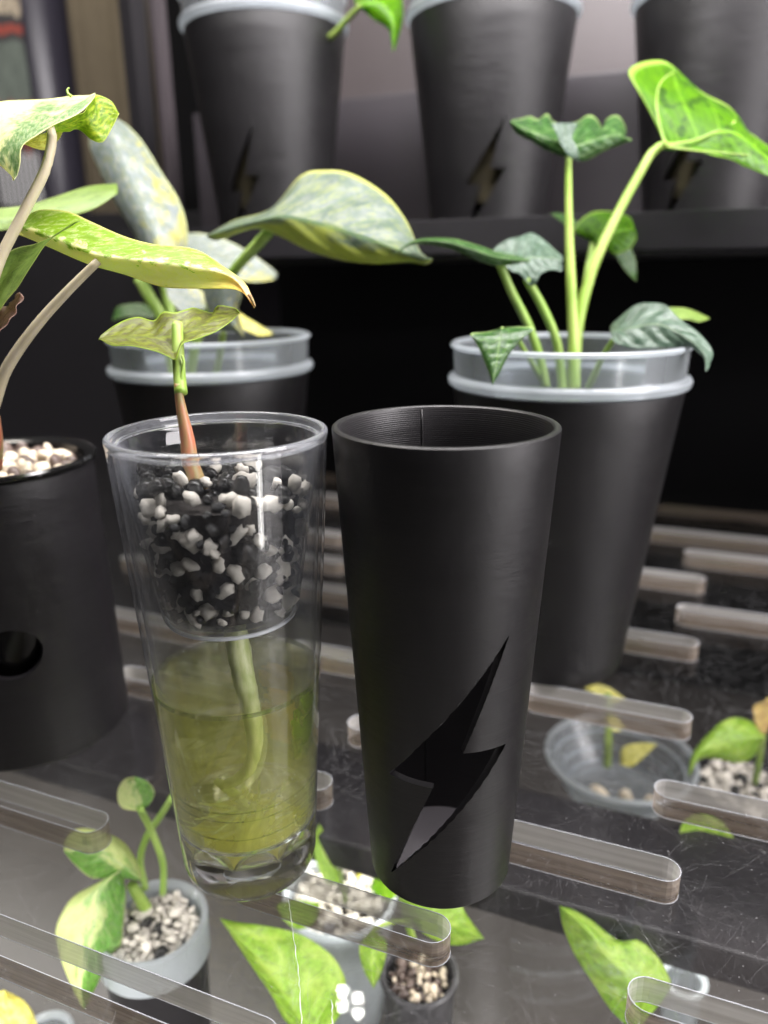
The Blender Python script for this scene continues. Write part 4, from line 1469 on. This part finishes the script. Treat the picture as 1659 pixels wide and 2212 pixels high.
# --- plant in the left back inner pot
p2 = empty('plant', (LB[0], LB[1], 0.15), 'silvery leaved plant with yellow markings behind the clear cup', 'plant')
leaf(p2, 'leaf', Zs([(222, 250), (192, 300), (210, 360), (250, 440), (290, 505), (318, 560), (345, 600)], (.44, .42)),
     Zs([(222, 250), (262, 262), (305, 303), (350, 375), (385, 430), (404, 490), (402, 545), (385, 590), (345, 600)], (.44, .42)),
     Zs([(222, 250), (250, 320), (285, 400), (318, 470), (345, 540), (345, 600)], (.43, .41)), M['lf_silver'], n=36, quilt=0.0009, K=7)
leaf(p2, 'leaf', Zs([(447, 509), (506, 476), (585, 451), (650, 379), (704, 368), (758, 375), (830, 418), (877, 476), (909, 545), (934, 560)], (.385, .365)),
     Zs([(447, 511), (470, 519), (549, 494), (600, 508), (668, 541), (740, 562), (812, 570), (884, 566), (920, 572), (934, 560)], (.385, .360)),
     Zs([(447, 510), (500, 492), (553, 478), (614, 468), (704, 488), (776, 510), (848, 535), (905, 557), (934, 560)], (.375, .352)), M['lf_silver2'], n=44, quilt=0.0013, K=6, crease=0.3)
stem(p2, 'petiole', [(582, 500), (545, 540), (506, 584), (460, 650), (425, 730), (410, 820)], (.385, .445), (24, 22), M['st_green'])
leaf(p2, 'leaf', Zs([(395, 505), (440, 505), (500, 524), (560, 560), (598, 592), (592, 604)], .47), Zs([(395, 555), (450, 590), (520, 606), (560, 609), (592, 604)], (.46, .465)), None, M['lf_silver'], quilt=0.0006)
leaf(p2, 'leaf', Zs([(356, 600), (362, 640), (380, 664), (398, 676), (440, 668), (455, 655)], .42), Zs([(356, 600), (395, 600), (427, 622), (448, 640), (455, 655)], .425), None, M['lf_silver'])
leaf(p2, 'leaf', Zs([(436, 610), (445, 655), (470, 710), (505, 716), (527, 728)], .405), Zs([(505, 600), (522, 632), (514, 667), (521, 700), (527, 728)], .405), Zs([(470, 606), (485, 655), (500, 695), (527, 728)], .398), M['lf_silver'], quilt=0.0006)
leaf(p2, 'leaf', Zs([(500, 665), (523, 680), (554, 699), (588, 720)], .47), Zs([(500, 690), (530, 712), (560, 724), (588, 722)], .465), None, M['lf_yellow'])
leaf(p2, 'leaf', Zs([(242, 690), (255, 663), (300, 656), (335, 668)], .47), Zs([(242, 692), (270, 684), (305, 685), (335, 686)], .465), None, M['lf_dark'])
stem(p2, 'petiole', [(300, 600), (325, 645), (350, 690), (370, 770), (385, 850)], (.44, .45), (26, 26), M['st_green'])
stem(p2, 'petiole', [(350, 590), (362, 650), (378, 720), (390, 850)], (.45, .455), (20, 24), M['st_green'])
stem(p2, 'petiole', [(482, 720), (474, 770), (460, 850)], (.41, .44), (14, 16), M['st_lime'])

# --- plant in the right back inner pot
p3 = empty('plant', (RB[0], RB[1], 0.15), 'dark green arrow-leaved plant in the milky pot at the right, one leaf glowing bright green', 'plant')
leaf(p3, 'leaf', [(1434, 308, .402), (1416, 270, .405), (1402, 240, .408), (1369, 182, .416), (1358, 158, .420), (1364, 144, .422), (1386, 132, .425), (1424, 128, .426), (1453, 142, .424), (1489, 178, .418), (1525, 206, .412), (1573, 230, .405), (1596, 252, .398), (1597, 274, .392), (1621, 288, .388), (1652, 312, .382), (1710, 350, .372)],
     Zs([(1438, 320), (1489, 323), (1549, 334), (1609, 358), (1659, 380), (1720, 420)], (.397, .362)),
     [(1436, 314, .396), (1470, 312, .394), (1510, 303, .392), (1555, 285, .388), (1597, 292, .382), (1650, 335, .374), (1715, 385, .364)], M['lf_bright'], n=64, m=18, wav=0.0018, quilt=0.0007, K=9, crease=0.2)
bigleaf = [c_ for c_ in p3.children if c_.name.startswith('leaf')][0]


def vein(pts, Z, dia):
    q = Zs(pts, Z); k = len(q) - 1
    me = tube_mesh('vein', [P(*t) for t in q], [(dia[0] + (dia[1] - dia[0]) * i / k) / 2 / FPX * t[2] for i, t in enumerate(q)], 24, 6)
    o = link('vein', me, M['st_lime'])
    o.parent = bigleaf
    o.matrix_parent_inverse = Matrix.Identity(4)
    return o


vein([(1437, 313), (1424, 270), (1418, 225), (1422, 190), (1436, 168), (1458, 155)], (.3945, .417), (6, 2))
vein([(1438, 314), (1470, 310), (1510, 300), (1550, 283), (1590, 262)], (.3925, .388), (8, 3))
vein([(1440, 317), (1500, 325), (1560, 330), (1620, 335)], (.3925, .375), (5, 2))
stem(p3, 'petiole', [(1440, 311), (1410, 328), (1372, 392), (1330, 470), (1290, 555), (1262, 640), (1247, 710), (1238, 770), (1235, 850)], (.397, .41), (18, 27), M['st_lime'], 34, 12)
leaf(p3, 'leaf', Zs([(1103, 263), (1130, 252), (1147, 249), (1163, 259), (1181, 249), (1195, 265), (1220, 268), (1246, 266), (1264, 251), (1278, 246), (1291, 256), (1301, 279), (1310, 264), (1333, 258), (1349, 279), (1350, 300), (1363, 303)], .408),
     Zs([(1103, 263), (1126, 288), (1172, 316), (1218, 343), (1250, 347), (1287, 334), (1347, 311), (1363, 303)], .396),
     Zs([(1103, 263), (1150, 285), (1200, 305), (1235, 318), (1275, 305), (1330, 292), (1363, 303)], .392), M['lf_dark'], n=60, wav=0.003, quilt=0.0012, K=12)
leaf(p3, 'leaf_lobe', Zs([(1250, 349), (1226, 335), (1206, 300), (1192, 266)], (.390, .386)), Zs([(1250, 349), (1246, 318), (1236, 298), (1248, 266)], (.388, .390)), None, M['lf_glossy'], wav=0.001)
stem(p3, 'petiole', [(1228, 338), (1228, 420), (1230, 520), (1235, 640), (1240, 760), (1240, 850)], (.394, .405), (13, 28), M['st_lime'], 30, 12)
leaf(p3, 'leaf', Zs([(1285, 523), (1241, 500), (1264, 467), (1301, 456), (1356, 467), (1372, 495)], .445), Zs([(1285, 524), (1301, 527), (1328, 548), (1361, 536), (1374, 515), (1372, 495)], .44), Zs([(1285, 523), (1310, 505), (1345, 498), (1372, 495)], .437), M['lf_bright'], quilt=0.0006)
leaf(p3, 'leaf_tip', Zs([(1325, 545), (1350, 582), (1374, 607)], .45), Zs([(1362, 535), (1373, 565), (1374, 607)], .452), None, M['lf_dark'])
leaf(p3, 'leaf_lobe', Zs([(1190, 461), (1215, 463), (1250, 480), (1262, 495)], .45), Zs([(1190, 461), (1215, 480), (1240, 499), (1262, 495)], .447), None, M['lf_dark'])
stem(p3, 'petiole', [(1280, 523), (1270, 580), (1260, 650), (1250, 730), (1245, 800)], (.443, .42), (12, 16), M['st_green'])
leaf(p3, 'leaf', Zs([(848, 551), (896, 518), (965, 515), (1034, 531), (1080, 545), (1145, 562)], (.35, .372)), Zs([(848, 551), (896, 529), (965, 535), (1011, 553), (1075, 574), (1145, 566)], (.35, .366)), Zs([(848, 551), (896, 522), (965, 523), (1022, 539), (1078, 556), (1145, 564)], (.345, .362)), M['lf_dark'], n=36, wav=0.0008)
leaf(p3, 'leaf', Zs([(1076, 566), (1058, 543), (1103, 518), (1144, 504), (1172, 518), (1200, 540), (1215, 560)], .388), Zs([(1080, 570), (1126, 596), (1154, 613), (1172, 588), (1213, 583), (1215, 560)], .375), Zs([(1078, 568), (1110, 562), (1150, 556), (1190, 558), (1215, 560)], .378), M['lf_glossy'], wav=0.003, quilt=0.0012)
stem(p3, 'petiole', [(1080, 570), (1105, 630), (1140, 700), (1165, 770), (1180, 840)], (.37, .395), (18, 20), M['st_green'])
stem(p3, 'petiole', [(1137, 602), (1165, 650), (1195, 715), (1208, 770), (1215, 850)], (.378, .40), (18, 20), M['st_green'])
leaf(p3, 'leaf', Zs([(1082, 710), (1050, 718), (1017, 721), (1028, 740), (1040, 764), (1055, 802), (1064, 832)], (.326, .318)), Zs([(1084, 709), (1120, 706), (1155, 710), (1132, 728), (1100, 765), (1077, 810), (1064, 832)], (.326, .318)), Zs([(1083, 710), (1078, 745), (1072, 790), (1064, 832)], (.322, .314)), M['lf_dark'], quilt=0.0006)
stem(p3, 'petiole', [(1085, 710), (1110, 722), (1140, 770), (1175, 830)], (.328, .40), (8, 12), M['st_green'])
leaf(p3, 'leaf', Zs([(1319, 716), (1324, 697), (1356, 674), (1393, 656), (1434, 658), (1462, 684), (1508, 720), (1540, 762), (1526, 802)], (.378, .335)), Zs([(1319, 718), (1333, 742), (1402, 752), (1485, 750), (1512, 764), (1532, 785), (1526, 802)], (.36, .33)), Zs([(1319, 717), (1365, 708), (1420, 700), (1470, 722), (1518, 760), (1526, 802)], (.362, .332)), M['lf_glossy'], n=40, wav=0.002, quilt=0.0012)
leaf(p3, 'leaf', Zs([(1436, 664), (1485, 667), (1533, 687)], .385), Zs([(1440, 690), (1485, 690), (1510, 695), (1533, 688)], .38), None, M['lf_plain'])
stem(p3, 'petiole', [(1330, 725), (1300, 775), (1270, 840)], (.37, .40), (10, 14), M['st_green'])

# --- plant on the raised shelf, cut by the top of the frame
p4 = empty('plant', (upper[0][0][0], upper[0][0][1], DECK + 0.15), 'green leaf hanging beside the left pot of the raised shelf, cut by the top edge', 'plant')
leaf(p4, 'leaf', Zs([(776, 14), (765, 0), (790, -40), (850, -40), (870, 10), (866, 60), (850, 112)], .50), Zs([(776, 14), (805, 40), (838, 62), (846, 90), (850, 112)], .49), Zs([(776, 14), (820, 5), (848, 40), (850, 112)], .485), M['lf_bright'])
stem(p4, 'petiole', [(780, 12), (752, 40), (720, 75), (690, 90)], (.49, .53), (12, 14), M['st_lime'])

# ------------------------------------------------------------------ the level below the clear shelf
def low_pot(px, py, zr, rpx, label, body, group=None, rimmat=None, taper=0.8, rimh=0.0033, hgt=None):
    c = G(px, py, zr)
    Zc = c.y * CP - (c.z - CAMH) * SP
    r = rpx / FPX * Zc
    h = zr - LOW if hgt is None else hgt
    e = empty('planter_pot', (c.x, c.y, zr - h), label, 'pot', group)
    t = 0.0016
    link('wall', lathe_mesh('wall', [(0, 0.0005), (r * taper - 0.001, 0.0005), (r * taper, 0.002), (r - 0.0005, h - rimh - 0.0002), (r - t, h - rimh - 0.0002), (r * taper - t, 0.003), (0, 0.0025)], 72, close=False), body, e)
    link('rim', lathe_mesh('rim', [(r - t, h - rimh), (r + 0.0003, h - rimh), (r + 0.0013, h - rimh + 0.001), (r + 0.0013, h - 0.0008), (r + 0.0003, h), (r - 0.0008, h), (r - t, h - 0.0010)], 72), rimmat or body, e)
    return c, r


def fill(c, r, zr, keys, n, sizes, label, name='pebbles'):
    e = empty(name, (c.x, c.y, zr - 0.02), label, 'pebbles')

    def sm(s):
        rr = (r - s - 0.002) * math.sqrt(random.random()); th = random.uniform(0, 2 * math.pi)
        return Vector((rr * math.cos(th), rr * math.sin(th), 0.0135 + random.uniform(-0.002, 0.002)))
    pack(n, sm, sizes, keys, e, 4000, 0.62)
    link('soil', lathe_mesh('soil', [(0, 0), (r - 0.004, 0), (r - 0.0025, 0.0105), (0, 0.011)], 40, close=False), M['soil'], e)


c, r = low_pot(328, 1985, -0.085, 112, 'black pot topped with white perlite below the shelf, lower left', M['matte_black'], 'pots below the clear shelf', M['frost_rim'], rimh=0.02)
fill(c, r, -0.085, [('white', 0.93), ('black', 0.07)], 170, (0.0018, 0.0040), 'white perlite in the lower left pot below the shelf')
p5 = empty('plant', (c.x, c.y, -0.09), 'green and cream plant below the shelf at the lower left, in white perlite', 'plant')
leaf(p5, 'leaf', Zs([(262, 1878), (224, 1900), (160, 1935), (132, 1975), (120, 2012), (128, 2060), (150, 2120), (181, 2182)], (.36, .34)), Zs([(262, 1878), (272, 1930), (266, 2000), (262, 2040), (237, 2068), (208, 2130), (181, 2182)], (.36, .345)), Zs([(262, 1878), (221, 1915), (208, 1977), (192, 2041), (175, 2130), (181, 2182)], (.35, .335)), M['lf_twotone'], quilt=0.0012, K=5)
leaf(p5, 'leaf', Zs([(307, 1902), (301, 1874), (270, 1822), (220, 1796), (166, 1790), (141, 1815), (139, 1840)], (.37, .35)), Zs([(307, 1902), (250, 1896), (198, 1896), (160, 1866), (139, 1840)], (.36, .345)), Zs([(307, 1902), (250, 1860), (190, 1838), (139, 1840)], (.355, .342)), M['lf_twotone'], quilt=0.001)
leaf(p5, 'leaf', Zs([(300, 1752), (262, 1744), (253, 1712), (268, 1684), (290, 1678)], .35), Zs([(300, 1752), (325, 1735), (334, 1710), (318, 1688), (290, 1678)], .352), None, M['lf_twotone'])
stem(p5, 'petiole', [(302, 1746), (328, 1797), (352, 1865), (352, 1930)], (.35, .375), (15, 15), M['st_green'])
stem(p5, 'petiole', [(372, 1722), (345, 1765), (318, 1805), (303, 1858), (314, 1920)], (.36, .375), (15, 15), M['st_green'])
stem(p5, 'stem', [(285, 1912), (305, 1945), (330, 1985)], (.365, .378), (24, 28), M['st_lime'])

c, r = low_pot(905, 2098, -0.115, 80, 'small dark grey pot with pebbles below the front slot', simple('dark_grey_plastic', (0.035, 0.034, 0.038), 0.4), 'pots below the clear shelf')
fill(c, r, -0.115, [('cream', 0.5), ('dark', 0.5)], 70, (0.0016, 0.0032), 'cream and brown pebbles in the small dark pot below the front slot')
p6 = empty('plant', (c.x, c.y, -0.12), 'seedling with a pale green hanging leaf in the small dark pot below', 'plant')
leaf(p6, 'leaf', Zs([(805, 2008), (783, 2030), (776, 2055), (786, 2095), (807, 2135)], (.36, .345)), Zs([(805, 2008), (832, 2030), (834, 2062), (822, 2105), (807, 2135)], (.36, .345)), Zs([(805, 2008), (803, 2060), (807, 2135)], (.355, .34)), M['lf_lime'])
leaf(p6, 'leaf', Zs([(868, 1935), (930, 1930), (985, 1942), (1010, 1980), (1045, 2027)], (.385, .36)), Zs([(868, 1940), (900, 2000), (940, 2030), (990, 2042), (1045, 2027)], (.38, .355)), Zs([(868, 1938), (940, 1982), (1000, 2008), (1045, 2027)], (.376, .352)), M['lf_lime'], quilt=0.0008)
stem(p6, 'stem', [(905, 2085), (895, 2040), (880, 1990), (868, 1938)], (.40, .38), (16, 12), M['st_lime'])
stem(p6, 'petiole', [(880, 1990), (845, 1992), (805, 2008)], (.38, .36), (9, 8), M['st_lime'])

c, r = low_pot(735, 1925, -0.13, 118, 'white perlite pot below the shelf between the two front cups', M['frost_rim'], 'pots below the clear shelf')
fill(c, r, -0.13, [('white', 0.9), ('black', 0.1)], 110, (0.0022, 0.0046), 'white perlite below the shelf between the two front cups')
p7 = empty('plant', (c.x, c.y, -0.135), 'lime leaves sprouting below the shelf between the two front cups', 'plant')
leaf(p7, 'leaf', Zs([(735, 1910), (705, 1905), (686, 1870), (676, 1820), (690, 1780)], .40), Zs([(735, 1910), (728, 1870), (712, 1822), (690, 1780)], .405), None, M['lf_lime'])
leaf(p7, 'leaf', Zs([(772, 1905), (768, 1870), (748, 1835), (735, 1805)], .41), Zs([(772, 1905), (790, 1870), (775, 1830), (735, 1805)], .415), None, M['lf_yellow'])
leaf(p7, 'leaf', Zs([(800, 1920), (812, 1885), (836, 1880)], .405), Zs([(800, 1922), (842, 1945), (862, 1915), (836, 1880)], .41), None, M['lf_lime'])
leaf(p7, 'leaf', Zs([(690, 1950), (640, 1945), (600, 1955), (610, 1985)], .395), Zs([(690, 1955), (680, 1990), (645, 2008), (610, 1985)], .39), None, M['lf_lime'])
stem(p7, 'stem', [(745, 1945), (740, 1915), (735, 1880)], (.43, .405), (12, 10), M['st_lime'])

p8 = empty('plant', G(700, 2240, -0.14), 'broad bright green leaf pointing up left below the clear cup', 'plant')
leaf(p8, 'leaf', Zs([(690, 2250), (640, 2225), (611, 2197), (587, 2150), (556, 2105), (527, 2062), (500, 2020), (476, 1984)], (.35, .355)), Zs([(690, 2250), (735, 2190), (747, 2125), (735, 2090), (711, 2058), (655, 2021), (590, 2003), (511, 1992), (476, 1984)], (.35, .355)), Zs([(690, 2250), (655, 2212), (615, 2150), (565, 2080), (476, 1984)], (.342, .348)), M['lf_lime'], n=36, quilt=0.001, K=5)
stem(p8, 'petiole', [(690, 2250), (740, 2330), (760, 2400)], (.35, .40), (18, 20), M['st_lime'])

p9 = empty('plant', G(1400, 2240, -0.14), 'upright two-tone green leaf below the shelf at the lower right', 'plant')
leaf(p9, 'leaf', Zs([(1372, 2230), (1321, 2183), (1285, 2129), (1255, 2085), (1235, 2049), (1216, 2000), (1209, 1958)], (.34, .35)), Zs([(1372, 2230), (1445, 2140), (1440, 2100), (1415, 2060), (1379, 2031), (1335, 2031), (1278, 1988), (1240, 1966), (1209, 1958)], (.34, .35)), Zs([(1372, 2230), (1361, 2121), (1314, 2067), (1263, 2003), (1209, 1958)], (.33, .343)), M['lf_lime'], n=36, quilt=0.0008)
stem(p9, 'petiole', [(1372, 2225), (1395, 2300), (1400, 2380)], (.34, .40), (22, 22), M['st_lime'])

low_pot(1478, 2110, -0.15, 44, 'small milky cup below the shelf, behind the two-tone leaf', M['frost'], 'milky cups below the shelf', M['frost_rim'], 0.85, hgt=0.04)
c, r = low_pot(1340, 1628, -0.10, 156, 'wide milky cup with seeds and a yellow seedling below the right slots', M['frost'], 'milky cups below the shelf', M['frost_rim'], 0.66, hgt=0.032)
bowl = [o_ for o_ in bpy.data.objects if o_.get('label', '').startswith('wide milky cup')][0]
for fr_, zz_ in ((0.90, 0.022), (0.80, 0.012), (0.70, 0.004)):
    link('ledge', lathe_mesh('ledge', [(r * fr_ - 0.0012 + 0.0009 * math.cos(k * math.pi / 3), zz_ + 0.0009 * math.sin(k * math.pi / 3)) for k in range(6)], 72), M['frost_rim'], bowl)
sd = empty('seeds', (c.x, c.y, -0.132), 'cream seeds lying in the wide milky cup below the right slots', 'seeds')
for (dx, dy, s) in ((-0.014, -0.012, 0.0078), (0.002, -0.016, 0.0070), (0.016, -0.019, 0.005), (0.022, -0.022, 0.004), (0.012, -0.024, 0.004)):
    put_stone(sd, 'cream', Vector((dx, dy + 0.004, 0.003 + s * 0.6)), s, 'seed')
p10 = empty('plant', (c.x, c.y, -0.13), 'yellow seedling standing in the wide milky cup below the right slots', 'plant')
leaf(p10, 'leaf', Zs([(1262, 1486), (1290, 1478), (1320, 1488), (1353, 1512)], .49), Zs([(1262, 1487), (1290, 1500), (1320, 1516), (1353, 1512)], .485), None, M['lf_yellow'])
leaf(p10, 'leaf', Zs([(1312, 1550), (1330, 1548), (1350, 1572)], .485), Zs([(1312, 1556), (1328, 1580), (1350, 1572)], .48), None, M['lf_yellow'])
stem(p10, 'stem', [(1313, 1500), (1315, 1560), (1311, 1655)], (.485, .50), (14, 18), M['st_lime'])
leaf(p10, 'leaf', Zs([(1340, 1648), (1345, 1615), (1380, 1605), (1420, 1607)], (.48, .47)), Zs([(1340, 1650), (1365, 1656), (1395, 1632), (1420, 1607)], (.475, .47)), None, M['lf_yellow'])

c, r = low_pot(1625, 1690, -0.11, 120, 'pot of white perlite below the shelf at the right edge', M['matte_black'], 'pots below the clear shelf')
fill(c, r, -0.11, [('white', 0.8), ('black', 0.2)], 110, (0.003, 0.0058), 'coarse white perlite below the shelf at the right edge')
p11 = empty('plant', (c.x, c.y, -0.115), 'lime leaf arching over white perlite below the shelf at the right edge', 'plant')
leaf(p11, 'leaf', Zs([(1650, 1590), (1620, 1558), (1575, 1552), (1530, 1585), (1495, 1630), (1487, 1678)], (.46, .44)), Zs([(1650, 1592), (1630, 1632), (1598, 1648), (1550, 1640), (1513, 1640), (1487, 1678)], (.455, .44)), Zs([(1650, 1591), (1600, 1598), (1545, 1610), (1505, 1632), (1487, 1678)], (.447, .435)), M['lf_lime'], quilt=0.001)
leaf(p11, 'dry_leaf', Zs([(1640, 1585), (1628, 1550), (1636, 1522), (1672, 1505)], .46), Zs([(1645, 1585), (1668, 1568), (1680, 1535), (1672, 1505)], .465), None, M['peach'], wav=0.003)
stem(p11, 'petiole', [(1648, 1590), (1640, 1640), (1630, 1690)], (.46, .48), (12, 14), M['st_lime'])

p12 = empty('plant', G(1540, 1860, -0.2), 'small lime leaf peeping above the black lamp housing below the shelf', 'plant')
leaf(p12, 'leaf', Zs([(1560, 1880), (1475, 1830), (1470, 1790), (1492, 1764), (1520, 1758)], .40), Zs([(1562, 1880), (1590, 1830), (1578, 1800), (1555, 1772), (1520, 1758)], .405), None, M['lf_lime'])
stem(p12, 'petiole', [(1560, 1878), (1565, 1940), (1570, 2000)], (.40, .46), (10, 12), M['st_lime'])

low_pot(95, 2235, -0.16, 55, 'small milky cup at the lower left corner below the shelf', M['frost'], 'milky cups below the shelf', M['frost_rim'], 0.85, hgt=0.05)
p13 = empty('plant', G(40, 2250, -0.15), 'rounded yellow leaf at the lower left corner below the shelf', 'plant')
leaf(p13, 'leaf', Zs([(30, 2290), (-40, 2260), (-60, 2200), (-30, 2150), (10, 2139)], .35), Zs([(30, 2290), (80, 2240), (76, 2200), (54, 2164), (10, 2139)], .348), Zs([(30, 2290), (15, 2215), (10, 2139)], .342), M['lf_yellow'])
stem(p13, 'petiole', [(30, 2288), (60, 2340), (80, 2400)], (.35, .40), (12, 12), M['st_lime'])
